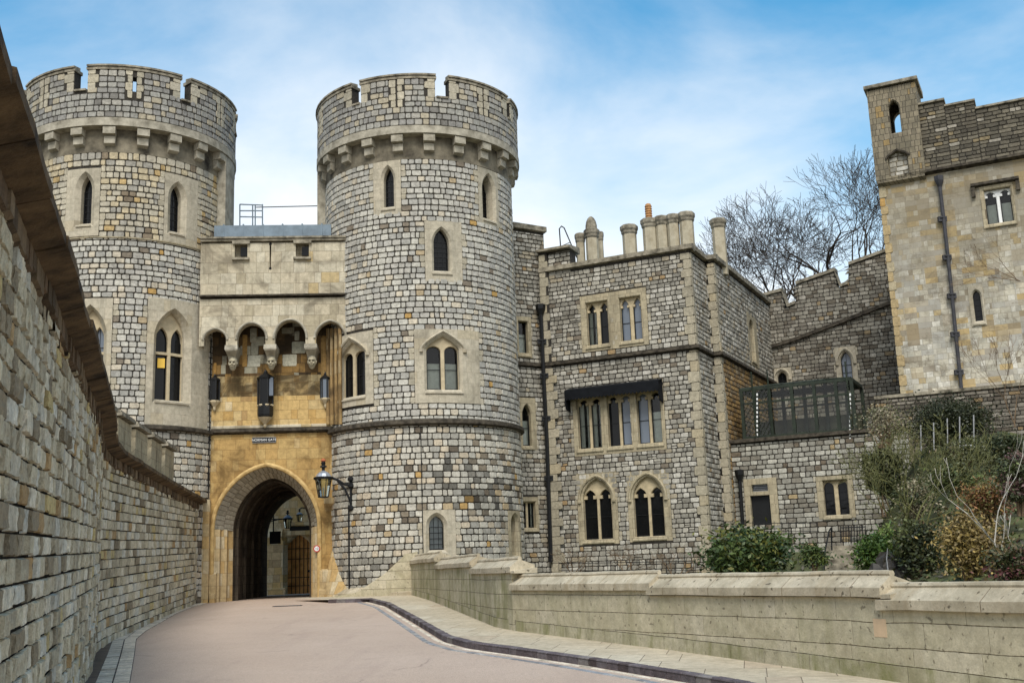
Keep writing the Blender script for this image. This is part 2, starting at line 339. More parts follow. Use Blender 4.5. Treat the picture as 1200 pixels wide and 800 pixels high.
M['skyp'] = mat_glass('sky_reflecting_pane', (.13, .155, .19), .1, .5)  # pale blue base colour stands in for reflected sky
M['amber'] = mat_plain('amber_lampshade', (.75, .48, .08), .7, .1, 5, 0)
M['rim'] = mat_plain('grey_board_rim', (.3, .3, .3), .6, .1, 3, 0)
M['dark'] = mat_plain('unlit_room', (.01, .01, .01), 1, .1, 2, 0)
M['whitep'] = mat_plain('white_paint', (.75, .75, .72), .5, .08, 5, .1)
M['head'] = mat_plain('carved_head_stone', (.38, .34, .24), .9, .3, 8, .6, dist=.02)
def clear(k=1.0):
    mt, t, b, L = newmat('clear_glass'); t.nodes.remove(b); o = t.nodes['Material Output']
    g = N(t, 'ShaderNodeBsdfGlossy'); g.inputs['Roughness'].default_value = .04; tr = N(t, 'ShaderNodeBsdfTransparent'); tr.inputs[0].default_value = (.8*k, .84*k, .80*k, 1)
    fr = N(t, 'ShaderNodeFresnel'); fr.inputs[0].default_value = 1.5; mx = N(t, 'ShaderNodeMixShader')
    L(fr.outputs[0], mx.inputs[0]); L(tr.outputs[0], mx.inputs[1]); L(g.outputs[0], mx.inputs[2]); L(mx.outputs[0], o.inputs[0]); return mt
M['clear'] = clear()

# ---------------------------------------------------------------- palettes for laid stones
P_T = [((.52, .50, .43), 32), ((.45, .43, .375), 28), ((.36, .35, .31), 14), ((.41, .395, .35), 12), ((.54, .48, .37), 10), ((.44, .35, .22), 1.6), ((.46, .29, .10), .7), ((.22, .185, .14), 2)]
P_TL = [((.52, .49, .41), 28), ((.44, .42, .355), 26), ((.34, .325, .28), 16), ((.50, .43, .32), 9), ((.42, .33, .20), 2), ((.45, .29, .11), .9), ((.22, .185, .135), 5), ((.14, .115, .085), 3)]
P_TT = [((.34, .33, .29), 30), ((.275, .265, .24), 26), ((.37, .35, .30), 12), ((.42, .37, .27), 12), ((.19, .18, .16), 8)]
P_TC = [((.50, .455, .35), 22), ((.44, .40, .31), 26), ((.52, .44, .29), 20), ((.34, .32, .27), 14), ((.47, .34, .16), 3), ((.22, .175, .12), 3)]
P_H = [((.41, .385, .32), 24), ((.33, .31, .26), 26), ((.25, .235, .195), 20), ((.50, .475, .41), 15), ((.38, .33, .24), 6), ((.36, .25, .13), 1.0), ((.19, .16, .12), 5)]
P_D = [((.17, .15, .12), 26), ((.13, .115, .09), 24), ((.23, .205, .165), 16), ((.10, .085, .065), 14), ((.24, .17, .09), 7), ((.30, .27, .22), 5)]
P_N = [((.56, .50, .35), 26), ((.45, .40, .28), 22), ((.64, .59, .45), 20), ((.28, .235, .155), 9), ((.42, .29, .14), 2.5), ((.52, .42, .20), 4), ((.58, .56, .46), 12)]
P_S = [((.46, .415, .315), 3), ((.43, .385, .285), 3), ((.38, .345, .26), 1)]
P_Q = [((.40, .355, .26), 3), ((.37, .33, .24), 3), ((.41, .35, .235), 1), ((.34, .305, .225), 1.5)]
def pick(rng, pal, jit=.09):
    tot = sum(p[1] for p in pal); r = rng.random()*tot
    for c, wt in pal:
        r -= wt
        if r <= 0: break
    k = 1+rng.uniform(-jit, jit); return tuple(x*k for x in c)
def block(mb, W, a, b, z0, z1, rng, col, m, gap, lift, base=0, nx=1, nz=1, jit=.0, zt=None, gu=0):
    if gu: z0 += rng.uniform(-.012, .012); lift *= rng.uniform(.35, 1.5)
    bev = .007+.2*gap; d = base+lift*rng.uniform(.6, 1.25); g = gap*.5
    if gu: a, b = a+gu*.5*rng.uniform(.6, 1.4), b-gu*.5*rng.uniform(.6, 1.4)
    j = lambda s: rng.uniform(-s, s)
    if zt is None: zt = (z1, z1)
    def q(fx, fz, ins, dd, jt=0):
        u = a+ins+(b-a-2*ins)*fx; zT = zt[0]+(zt[1]-zt[0])*fx
        return (u+j(jt), z0+ins+(zT-z0-2*ins)*fz+j(jt), dd+j(jt))
    if nx == 1 and nz == 1:   # rubble stone: knocked-off corners, slightly skewed face
        W_, H_ = b-a, z1-z0; vs = []
        for ins, dd in ((g, base), (g+bev, d)):
            for (cx_, cz_, sx_, sz_) in ((0, 0, 1, 1), (1, 0, -1, 1), (1, 1, -1, -1), (0, 1, 1, -1)):
                if ins == g: block.k = getattr(block, 'k', {}); block.k[(cx_, cz_)] = (rng.uniform(.05, .22), rng.uniform(.05, .22), j(.006), j(.007))
                ku, kz, ju, jz = block.k[(cx_, cz_)]; H2 = (zt[0]+(zt[1]-zt[0])*cx_)-z0
                u_ = a+ins if cx_ == 0 else b-ins; z_ = z0+ins if cz_ == 0 else z0+H2-ins; cu = min(ku*W_, .035)*sx_; cz = min(kz*max(H2, .02), .035)*sz_
                p_ = [(u_+ju, z_+cz+jz, dd), (u_+cu+ju, z_+jz, dd)]
                if (cx_, cz_) in ((1, 0), (0, 1)): p_.reverse()
                vs += p_
        mb.add([W.map(*p) for p in vs], [tuple(range(8, 16))]+[(i, (i+1) % 8, 8+(i+1) % 8, 8+i) for i in range(8)], m, col, [(p[0], p[1]) for p in vs]); return
    ring = [q(0, 0, g, base), q(1, 0, g, base), q(1, 1, g, base), q(0, 1, g, base)]
    cs = [(x/nx, y/nz) for y in range(nz+1) for x in range(nx+1)]
    fr = [q(x, y, g+bev, d, max(jit, .004)) for x, y in cs]
    vs = ring+fr; fs = []
    idx = lambda x, y: 4+y*(nx+1)+x
    for y in range(nz):
        for x in range(nx): fs.append((idx(x, y), idx(x+1, y), idx(x+1, y+1), idx(x, y+1)))
    fs.append((0, 1)+tuple(idx(x, 0) for x in range(nx, -1, -1)))
    fs.append((1, 2)+tuple(idx(nx, y) for y in range(nz, -1, -1)))
    fs.append((2, 3)+tuple(idx(x, nz) for x in range(0, nx+1)))
    fs.append((3, 0)+tuple(idx(0, y) for y in range(0, nz+1)))
    mb.add([W.map(*p) for p in vs], fs, m, col, [(p[0], p[1]) for p in vs])
def facing(mb, W, u0, u1, z0, z1, bw, bh, pal, seed, holes=(), gu=0, gap=.028, lift=.034, top=None, bot=None, m=0, ms=2, base=0, nx=1, nz=1, jit=0, stain=None, wv=.4, q=(0, 0), slope=0, split=0):
    """lay courses of stones; holes are (ua, ub, za, zb, tooth) filled elsewhere; q = quoin widths at either end"""
    rng = random.Random(seed); z = z0; row = 0
    while z < z1-.03:
        h = bh*rng.uniform(.88, 1.12)
        if z+h > z1-.35*bh: h = z1-z
        zc = z+h/2
        iv = [(u0, u1)]; stubs = []
        if q[0]: w_ = q[0]*(1 if (row//2) % 2 else .72); iv = [(u0+w_, u1)]
        if q[1]: w_ = q[1]*(1 if (row//2) % 2 else .72); iv = [(iv[0][0], u1-w_)]
        for H in holes:
            if zc < H[2] or zc > H[3]: continue
            tth = H[4]*(1 if (row//2) % 2 else 0)*rng.uniform(.7, 1.1); a, b = H[0], H[1]
            if len(H) > 5:
                ab = H[5](zc)
                if ab is None: continue
                a, b = ab
            a, b = a-tth, b+tth; H = (a+tth, b-tth)+tuple(H[2:])
            if tth: stubs += [(H[0]-tth, H[0]-.001), (H[1]+.001, H[1]+tth)]
            ni = []
            for x, y in iv:
                if b <= x or a >= y: ni.append((x, y)); continue
                if a > x+.05: ni.append((x, a))
                if b < y-.05: ni.append((b, y))
            iv = ni
        for x, y in iv:
            u = x
            while u < y-.02:
                bwid = bw*rng.uniform(1-wv, 1+wv)
                if u+bwid > y-.45*bw: bwid = y-u
                zb_, zt_ = z, z+h
                um = u+bwid/2; c = pick(rng, pal); s_ = slope*um
                if stain:
                    k = stain(um, zc, rng); c = tuple(v*k for v in c)
                ok = True; ztt = None
                if bot and bot(um)+s_*0 > zc: ok = False
                if top:
                    ta, tb = top(u), top(u+bwid)
                    if max(ta, tb) < zb_+.04: ok = False
                    elif min(ta, tb) < zt_:
                        ztt = (max(zb_+.03, min(zt_, ta)), max(zb_+.03, min(zt_, tb)))
                if ok:
                    if slope: ztt = (zt_+slope*u, zt_+slope*(u+bwid))
                    if slope: blockS(mb, W, u, u+bwid, zb_, zt_, slope, rng, c, m, gap, lift, base, nx, nz, jit, gu)
                    elif split and rng.random() < split and not ztt: zm_ = zb_+h*rng.uniform(.42, .58); block(mb, W, u, u+bwid, zb_, zm_, rng, c, m, gap*.8, lift, base); block(mb, W, u, u+bwid, zm_, zt_, rng, pick(rng, pal), m, gap*.8, lift, base)
                    else: block(mb, W, u, u+bwid, zb_, zt_, rng, c, m, gap, lift, base, nx, nz, jit, ztt, gu)
                u += bwid
        for a, b in stubs:
            if a >= u0 and b <= u1 and b-a > .06: block(mb, W, a, b, z, z+h, rng, pick(rng, P_S), m, .004, .024, base)
        z += h; row += 1
def blockS(mb, W, a, b, z0, z1, sl, rng, col, m, gap, lift, base, nx, nz, jit, gu=0):
    class T:
        map = staticmethod(lambda u, z, d: W.map(u, z+sl*u, d))
    block(mb, T, a, b, z0, z1, rng, col, m, gap, lift, base, nx, nz, jit, None, gu)
def quoins(mb, W, ue, sgn, w, z0, z1, seed, h=.38, pal=P_S, base=0, m=0, lift=.027):
    """dressed corner stones climbing a corner; sgn +1: stones extend to +u"""
    rng = random.Random(seed); z = z0; r = 0
    while z < z1-.05:
        hh = min(h*rng.uniform(.85, 1.15), z1-z); ww = w*(1 if r % 2 else .72)
        a, b = (ue, ue+ww) if sgn > 0 else (ue-ww, ue)
        block(mb, W, a, b, z, z+hh, rng, pick(rng, pal), m, .008, lift, base); z += hh; r += 1
def core(mb, W, u0, u1, z0, z1, ops=(), m=1, top=None, d=0):
    us = set(frange(u0, u1, min(W.step, 2.0))); zs = {z0, z1}
    for o in ops: us |= {o[0], o[1]}; zs |= {o[2], o[3]}
    us = sorted(x for x in us if u0 <= x <= u1); zs = sorted(x for x in zs if z0 <= x <= z1)
    for a, b in zip(us, us[1:]):
        if b-a < 1e-5: continue
        for c, e in zip(zs, zs[1:]):
            if any(o[0]-1e-4 < (a+b)/2 < o[1]+1e-4 and o[2]-1e-4 < (c+e)/2 < o[3]+1e-4 for o in ops): continue
            ea, eb = (e, e) if top is None else (min(e, top(a)), min(e, top(b)))
            if max(ea, eb) <= c: continue
            q = [(a, c), (b, c), (b, max(eb, c)), (a, max(ea, c))]
            mb.add([W.map(x, y, d) for x, y in q], [(0, 1, 2, 3)], m, None, q)
def head(shape, a, r):
    if shape == 'flat' or r <= 0: return lambda x: 0.0
    if shape == 'pointed' and r > a*1.001:
        RR = (a*a+r*r)/(2*a); return lambda x: math.sqrt(max(0, RR*RR-(abs(x)+RR-a)**2))
    if shape == 'tudor': return lambda x: r*(.62*(1-min(1, abs(x)/a))+.38*math.sqrt(max(0, 1-(x/a)**2)))
    if shape == 'blunt': return lambda x: r*(.13*(1-min(1, abs(x)/a))+.87*math.sqrt(max(0, 1-(x/a)**2)))
    return lambda x: r*math.sqrt(max(0, 1-(x/a)**2))
class Op:
    def __init__(s, uc, a, s0, s1, rise=0, shape='flat'): s.uc, s.a, s.s0, s.s1, s.rise, s.shape = uc, a, s0, s1, rise, shape
    def grow(s, c): return Op(s.uc, s.a+c, s.s0-c, s.s1, s.rise+c if s.rise else 0, s.shape) if s.rise else Op(s.uc, s.a+c, s.s0-c, s.s1+c, 0, s.shape)
    def topf(s):
        h = head(s.shape, s.a, s.rise); return lambda u: s.s1+h(max(-s.a, min(s.a, u-s.uc)))
    def us(s, n=14):
        if s.rise == 0: return [s.uc-s.a, s.uc, s.uc+s.a]
        return [s.uc+s.a*math.sin(math.pi/2*(-1+2*i/n)) for i in range(n+1)]
    def outline(s, n=14):
        t = s.topf(); return [(s.uc-s.a, s.s0)]+[(u, t(u)) for u in s.us(n)]+[(s.uc+s.a, s.s0)]
    def bbox(s): return (s.uc-s.a, s.uc+s.a, s.s0, s.s1+s.rise)
def panel(mb, W, u0, u1, zb, zt, ops, df, depth, ch=.05, m=0, c=None, sides=True, chd=None, extra_us=(), bottom=True):
    """stone slab in wall space with arched openings cut through it; zb/zt callables"""
    fz = lambda v: v if callable(v) else (lambda u: v)
    zb, zt = fz(zb), fz(zt); chd = ch if chd is None else chd
    G = [o.grow(ch) if ch else o for o in ops]; us = set(frange(u0, u1, min(W.step, .4)))|set(extra_us)
    for o in G: us |= set(o.us())
    us = sorted(x for x in us if u0-1e-6 <= x <= u1+1e-6); us = [us[0]]+[x for p, x in zip(us, us[1:]) if x-p > 1e-5]
    def quad(a, b, za, zb_, zc, zd):
        if zc-zb_ < 1e-5 and zd-za < 1e-5: return
        q = [(a, za), (b, zb_), (b, zc), (a, zd)]; mb.add([W.map(x, y, df) for x, y in q], [(0, 1, 2, 3)], m, c, q)
    for a, b in zip(us, us[1:]):
        mid = (a+b)/2; o = next((g for g in G if g.uc-g.a < mid < g.uc+g.a), None)
        if o is None: quad(a, b, zb(a), zb(b), zt(b), zt(a))
        else:
            t = o.topf()
            if o.s0 > zb(mid)+1e-4: quad(a, b, zb(a), zb(b), o.s0, o.s0)
            quad(a, b, min(t(a), zt(a)), min(t(b), zt(b)), zt(b), zt(a))
    for g, o in zip(G, ops):
        A = g.outline(); B = o.outline(); rings = [(A, df), (B, df-chd), (B, df-depth)] if ch else [(B, df), (B, df-depth)]
        for (P, d0), (Q, d1) in zip(rings, rings[1:]):
            n = len(P)
            for i in range(n if bottom else n-1):
                j = (i+1) % n
                q = [(P[i][0], P[i][1], d0), (P[j][0], P[j][1], d0), (Q[j][0], Q[j][1], d1), (Q[i][0], Q[i][1], d1)]
                mb.add([W.map(*x) for x in q], [(0, 1, 2, 3)], m, c, [(x[0]+x[2], x[1]) for x in q])
    if sides:
        for a, b in zip(us, us[1:]):
            for zz, fl in ((zt, 0), (zb, 1)):
                q = [(a, zz(a), df), (b, zz(b), df), (b, zz(b), df-depth), (a, zz(a), df-depth)]
                mb.add([W.map(*x) for x in q], [(0, 1, 2, 3) if not fl else (3, 2, 1, 0)], m, c, [(x[0], x[1]+x[2]) for x in q])
        for u in (u0, u1):
            q = [(u, zb(u), df), (u, zb(u), df-depth), (u, zt(u), df-depth), (u, zt(u), df)]
            mb.add([W.map(*x) for x in q], [(0, 1, 2, 3) if u == u0 else (3, 2, 1, 0)], m, c, [(x[0]+x[2], x[1]) for x in q])
def fill(mb, W, o, d, m=0, z0=None, z1=None, c=None):
    t = o.topf(); us = sorted(set(o.us(10))); lo = o.s0 if z0 is None else z0
    for a, b in zip(us, us[1:]):
        ta, tb = (t(a), t(b)) if z1 is None else (min(t(a), z1), min(t(b), z1))
        if max(ta, tb)-lo < 1e-4: continue
        q = [(a, lo), (b, lo), (b, max(tb, lo)), (a, max(ta, lo))]; mb.add([W.map(x, y, d) for x, y in q], [(0, 1, 2, 3)], m, c, q)
def window(W, parent, o, sur, lights=1, depth=.30, ch=.06, df=.028, transom=None, bars=(0, 3), curtain=None, hood=False, sm='surround', mm='frame_w', label=None, glassm='glass', subhead=None, sill=True, mw=.07, tr_d=.14, cusps=False, pale=None, chd=None, name='window', subshape='pointed', panes=None):
    """a whole window: dressed surround with arched opening, mullions/tracery, panes, lead bars, curtains"""
    mb = MB(); panel(mb, W, sur[0], sur[1], sur[2], sur[3], [o], df, depth+df+.02, ch, chd=chd)
    if sill: wbox(mb, W, o.uc-o.a-.08, o.uc+o.a+.08, o.s0-.16, o.s0-ch+.0, -.05, df+.05, z1b=o.s0-.10)
    wo = mb.build(name, M[sm], parent)
    if label: wo['label'] = label
    if hood:
        hb = MB(); g = o.grow(ch+.10); pts = [W.map(u, z, df+.02) for u, z in g.outline()[1:-1]]
        tube(hb, pts, .055, 6)
        for e in (pts[0], pts[-1]): box(hb, (e[0], e[1], e[2]-.05), (.13, .13, .13))
        hb.build('hood_mould', M[sm], wo)
    subs = []
    if lights > 1:
        wl = (2*o.a-(lights-1)*mw)/lights; t = o.topf(); rr = subhead if subhead is not None else wl*.7
        for k in range(lights):
            uc = o.uc-o.a+wl/2+k*(wl+mw); hs_ = min(t(uc-wl*.3), t(uc+wl*.3), t(uc))
            if o.rise == 0: s1 = o.s1-rr-.05
            else: s1 = min(o.s1, hs_-rr-.03) if o.shape != 'pointed' else o.s1-.02
            if o.rise and o.shape == 'pointed':
                rr2 = min(rr, hs_-s1-.02)
            else: rr2 = rr
            if rr == 0: s1 = min(t(uc-wl/2+.01), t(uc+wl/2-.01))-.03; rr2 = 0
            subs.append(Op(uc, wl/2, o.s0, s1, rr2, subshape if rr2 else 'flat'))
        tb = MB(); ops = [Op(s.uc, s.a-.002, s.s0+.001, s.s1, s.rise, s.shape) for s in subs]
        if o.shape == 'pointed' and lights == 2 and o.a > .45:   # eyelet between the two heads
            pass
        panel(tb, W, o.uc-o.a, o.uc+o.a, o.s0, t, ops, -tr_d, .12, .02, sides=False, extra_us=o.us())
        if cusps:
            for s in subs:
                for sg in (-1, 1):
                    x = s.uc+sg*s.a*.62; zz = s.s1+s.rise*.30
                    q = W.map(x+sg*s.a*.12, zz, -tr_d-.04); box(tb, q, (s.a*.5, .09, s.a*.5), math.atan2(W.map(x+.1, 0)[1]-W.map(x, 0)[1], W.map(x+.1, 0)[0]-W.map(x, 0)[0]))
        if transom: wbox(tb, W, o.uc-o.a, o.uc+o.a, transom-.05, transom+.05, -tr_d-.1, -tr_d+.005)
        tb.build('mullion', M[mm], wo)
    else:
        subs = [o]
        if transom:
            tb = MB(); wbox(tb, W, o.uc-o.a, o.uc+o.a, transom-.05, transom+.05, -.2, -.1); tb.build('transom', M[mm], wo)
    dg = -depth+.03
    for k, s in enumerate(subs):
        g = MB(); kind = None
        if panes: kind = panes[k]
        gm = glassm
        if kind in ('curtain', 'blind', 'drape'): gm = 'clear'
        if kind == 'sky': gm = 'skyp'
        fill(g, W, s, dg); go = g.build('glass', M[gm], wo)
        if gm == 'clear':
            b = MB(); h_ = s.s1-s.s0+s.rise
            if kind == 'curtain': fill(b, W, s, dg-.06, z1=s.s0+h_*.62)
            elif kind == 'blind': fill(b, W, s, dg-.06)
            else:
                for a0, a1 in ((-.95, -.25), (.35, .95)):
                    for i in range(5):
                        x0 = s.uc+s.a*(a0+(a1-a0)*i/5); x1 = s.uc+s.a*(a0+(a1-a0)*(i+1)/5); dd = (-.06, -.1)[i % 2]; de = (-.1, -.06)[i % 2]
                        q = [(x0, s.s0, dg+dd), (x1, s.s0, dg+de), (x1, s.s1+.1, dg+de), (x0, s.s1+.1, dg+dd)]; b.add([W.map(*v) for v in q], [(0, 1, 2, 3)])
            b.build('blind' if kind == 'blind' else 'curtain', M['blind' if kind == 'blind' else 'curtain'], wo)
            r_ = MB(); wbox(r_, W, s.uc-s.a-.05, s.uc+s.a+.05, s.s0-.05, s.s1+s.rise+.1, dg-.9, dg-.14); r_.build('window_recess', M['dark'], wo)
        if bars:
            b = MB(); nv, nh = bars; h_ = s.s1-s.s0+s.rise*.5
            for i in range(1, nv+1): x = s.uc-s.a+2*s.a*i/(nv+1); wbox(b, W, x-.009, x+.009, s.s0, s.topf()(x), dg+.002, dg+.022)
            for i in range(1, nh+1): z = s.s0+h_*i/(nh+1); wbox(b, W, s.uc-s.a, s.uc+s.a, z-.011, z+.011, dg+.004, dg+.026)
            wbox(b, W, s.uc-s.a, s.uc+s.a, s.s0+.001, s.s0+.05, dg+.001, dg+.04)
            for sg in (-1, 1): x = s.uc+sg*(s.a-.018); wbox(b, W, x-.018, x+.018, s.s0, s.s1, dg+.001, dg+.04)
            b.build('glazing_bar', M['iron'], wo)
    return wo
def pxop(W, l, r, bot, spring, apex, shape='pointed', d=0):
    """opening measured on the photo, carried onto the wall surface"""
    ym = (bot+spring)/2; ul = W.hit(l, ym, d)[0]; ur = W.hit(r, ym, d)[0]; xc = (l+r)/2
    s0 = W.hit(xc, bot, d)[1]; s1 = W.hit(xc, spring, d)[1]; ap = W.hit(xc, apex, d)[1]
    return Op((ul+ur)/2, (ur-ul)/2, s0, s1, max(0, ap-s1) if shape != 'flat' else 0, shape)
def pxrect(W, l, r, top, bot, d=0):
    ym = (top+bot)/2; xc = (l+r)/2
    return (W.hit(l, ym, d)[0], W.hit(r, ym, d)[0], W.hit(xc, bot, d)[1], W.hit(xc, top, d)[1])
from mathutils import noise as mnoise
def wobble(mb, amp, sc_=1.7, a2=0, s2=7):
    """worn, slightly uneven edges: nudge every corner by a smooth noise of its place"""
    o = []
    for p in mb.v:
        v = Vector(p); n = mnoise.noise_vector(v*sc_)*amp
        if a2: n += mnoise.noise_vector(v*s2)*a2
        o.append(tuple(v+n))
    mb.v = o
#@@SCENE
# ================================================================ SETTING: ground, road, pavement
def gridmesh(name, xs, ys, fn, mat, kind='structure', smooth=True):
    mb = MB(); vs = [(x, y, fn(x, y)) for y in ys for x in xs]; nx = len(xs)
    mb.add(vs, [(j*nx+i, j*nx+i+1, (j+1)*nx+i+1, (j+1)*nx+i) for j in range(len(ys)-1) for i in range(nx-1)], 0, None, [(v[0], v[1]) for v in vs])
    o = mb.build(name, mat, None, smooth); tag(o, kind=kind); return o
def mat_road():
    mt, t, b, L = newmat('pink_road_chippings'); o = coord(t)
    n1 = noise(t, o, .35, 5, .6); n2 = noise(t, o, 60, 3, .7); n3 = noise(t, stretch(t, o, (2.2, .25, 1)), .8, 4, .6); n4 = noise(t, o, 14, 4, .6)
    c = mix(t, mrange(t, n1, .35, .68, 0, 1), (.43, .325, .245), (.48, .37, .285))
    c = mix(t, 1, c, gray(t, mrange(t, n2, .25, .75, .60, 1.40)), 'MULTIPLY')
    c = mix(t, 1, c, gray(t, mrange(t, n4, .3, .7, .94, 1.06)), 'MULTIPLY')
    c = mix(t, mrange(t, n3, .5, .75, 0, .30, True), c, (.33, .24, .19))
    c = mix(t, mrange(t, noise(t, o, .9, 7, .7, 1.2), .56, .66, 0, .22, True), c, (.30, .225, .185))
    vr = N(t, 'ShaderNodeTexVoronoi', feature='DISTANCE_TO_EDGE'); vr.inputs['Scale'].default_value = .21
    wv = N(t, 'ShaderNodeVectorMath', operation='ADD'); L(o, wv.inputs[0]); nn = N(t, 'ShaderNodeTexNoise'); nn.inputs['Scale'].default_value = 1.1; nn.inputs['Detail'].default_value = 6; L(o, nn.inputs['Vector']); L(nn.outputs['Color'], wv.inputs[1]); L(wv.outputs[0], vr.inputs['Vector'])
    cr = math_(t, 'MULTIPLY', mrange(t, vr.outputs['Distance'], 0, .006, 1, 0), mrange(t, noise(t, o, .5, 2), .5, .6, 0, .55))
    c = mix(t, cr, c, (.12, .09, .075))
    c = mix(t, mrange(t, noise(t, o, 95, 2, .5), .66, .72, 0, .5), c, (.62, .54, .47))
    L(c, b.inputs['Base Color']); b.inputs['Roughness'].default_value = .85; bump(t, b, n2, .8, .012); return mt
M['road'] = mat_road()
M['flag'] = mat_ashlar('pavement_flags', 1.7, .95, [((.50, .43, .31), 3), ((.45, .385, .275), 3), ((.54, .48, .36), 2), ((.42, .34, .24), 1)], .008, (.17, .14, .1), .7, stain=(.30, .25, .17), st=(.45, .8, .5))
M['grass'] = mat_plain('rough_garden_ground', (.05, .06, .02), .95, .5, 2.5, .6, col2=(.08, .07, .035), dist=.05)
M['sett'] = mat_blocks('setts', .2, .1, .8)
M['grit'] = mat_plain('dark_joint_grit', (.06, .05, .042), .95, .4, 20, .6)
gridmesh('ground', [-600, -200, -60, -20, 20, 60, 200, 600], [-300, -100, -30, 0, 30, 60, 150, 500, 1500], lambda x, y: -1.2, M['grass'])
ysr = frange(-8, 42, 2)+[46, 50, 54, 58]
gridmesh('road', frange(-16, 8, 2), ysr, lambda x, y: gz(y), M['road'])
# kerb and parapet lines, surveyed along the ground
kerb_px = [(437, 701), (458, 706), (490, 723), (530, 745), (560, 752.5), (620, 760), (700, 771), (830, 791), (900, 803), (1000, 821)]
KP = [ground(x, y, .10) for x, y in kerb_px]
KP = [Vector((KP[0].x-1.5, KP[0].y+.2, 0))]+[Vector((p.x, p.y, 0)) for p in KP]+[Vector((KP[-1].x+(KP[-1].x-KP[-2].x)*2.2, KP[-1].y+(KP[-1].y-KP[-2].y)*2.2, 0))]
par_px = [(482, 696.5), (504, 703), (527, 712), (580, 734), (602, 738.5), (800, 763), (1048, 798)]
PP = [ground(x, y, .10) for x, y in par_px]; PP = [Vector((p.x, p.y)) for p in PP]
PP.append(PP[-1]+(PP[-1]-PP[-2]).normalized()*5.5)
# pavement sheet between kerb and parapet
def resample(pts, n):
    L_ = [0]
    for a, b in zip(pts, pts[1:]): L_.append(L_[-1]+math.hypot(b[0]-a[0], b[1]-a[1]))
    o = []
    for i in range(n):
        s = L_[-1]*i/(n-1); k = 0
        while k < len(L_)-2 and s > L_[k+1]: k += 1
        t = (s-L_[k])/(L_[k+1]-L_[k]); o.append((pts[k][0]*(1-t)+pts[k+1][0]*t, pts[k][1]*(1-t)+pts[k+1][1]*t))
    return o
mb = MB(); A = resample(KP, 60); B = resample([(-8.2, 40.9), (PP[0].x, PP[0].y+.2)]+[(p.x+.25, p.y+.2) for p in PP[1:]], 60)
vs = []; uv = []; acc = 0
for i, (a, b) in enumerate(zip(A, B)):
    for k in range(5):
        x = a[0]+(b[0]-a[0])*k/4; y = a[1]+(b[1]-a[1])*k/4; vs.append((x, y, gz(y)+.10)); uv.append((x*.98-y*.2, y*.98+x*.2))
mb.add(vs, [(i*5+k, i*5+k+1, i*5+k+6, i*5+k+5) for i in range(59) for k in range(4)], 0, None, uv)
tag(mb.build('pavement', M['flag']), kind='structure')
# kerb setts
def sett_run(name, pts, w, length, h0, h1, pal, seed, rows=1, gapc=.012, label=None):
    P_ = Path([(p[0], p[1]) for p in pts]); mb = MB(); rng = random.Random(seed)
    for r in range(rows):
        u = 0
        while u < P_.len-.05:
            l = length*rng.uniform(.8, 1.2); l = min(l, P_.len-u); d0 = r*w+gapc/2; d1 = (r+1)*w-gapc/2; c = pick(rng, pal)
            if rows > 1 or w > .2: pass
            z = [gz(P_.map(a, 0, d)[1]) for a, d in ((u, d0), (u+l, d0), (u+l, d1), (u, d1))]; j = rng.uniform(-.004, .004)
            a, b = u+gapc/2, u+l-gapc/2; i_ = .012
            lo = [P_.map(a, z[0]+h0, d0), P_.map(b, z[1]+h0, d0), P_.map(b, z[2]+h0, d1), P_.map(a, z[3]+h0, d1)]
            md = [(p[0], p[1], p[2]-h0+h1-.015) for p in lo]
            hi = [P_.map(a+i_, z[0]+h1+j, d0+i_), P_.map(b-i_, z[1]+h1+j, d0+i_), P_.map(b-i_, z[2]+h1+j, d1-i_), P_.map(a+i_, z[3]+h1+j, d1-i_)]
            fs = [(8, 9, 10, 11)]
            for k in range(4):
                q = (k+1) % 4; fs += [(k, q, 4+q, 4+k), (4+k, 4+q, 8+q, 8+k)]
            mb.add(lo+md+hi, fs, 0, c); u += l
    # bedding
    us = frange(0, P_.len, .6); vs = []
    for u in us:
        for d in (0, rows*w): p = P_.map(u, 0, d); vs.append((p[0], p[1], gz(p[1])+h1-.022))
    mb.add(vs, [(2*i, 2*i+1, 2*i+3, 2*i+2) for i in range(len(us)-1)], 1)
    o = mb.build(name, [M['sett'], M['grit']]); tag(o, kind='structure'); return o
P_K = [((.115, .095, .10), 4), ((.15, .13, .135), 3), ((.09, .07, .07), 2), ((.20, .18, .17), 1)]
P_L = [((.68, .60, .47), 4), ((.58, .51, .40), 3), ((.74, .66, .53), 2), ((.45, .39, .30), 1)]
P_G = [((.28, .29, .30), 3), ((.33, .32, .30), 3), ((.22, .22, .22), 2)]
sett_run('kerb', KP, .17, .30, -.02, .12, P_K, 5)
# flush channel courses beside the kerb on the road
off = Path([(p.x, p.y) for p in KP[1:]])
sett_run('gutter', [off.map(u, 0, .42)[:2] for u in frange(0, off.len*.98, .7)], .14, .25, -.02, .008, P_G, 7, 1)
sett_run('gutter', [off.map(u, 0, .20)[:2] for u in frange(0, off.len*.98, .7)], .11, .30, -.02, .008, P_L, 8, 1)
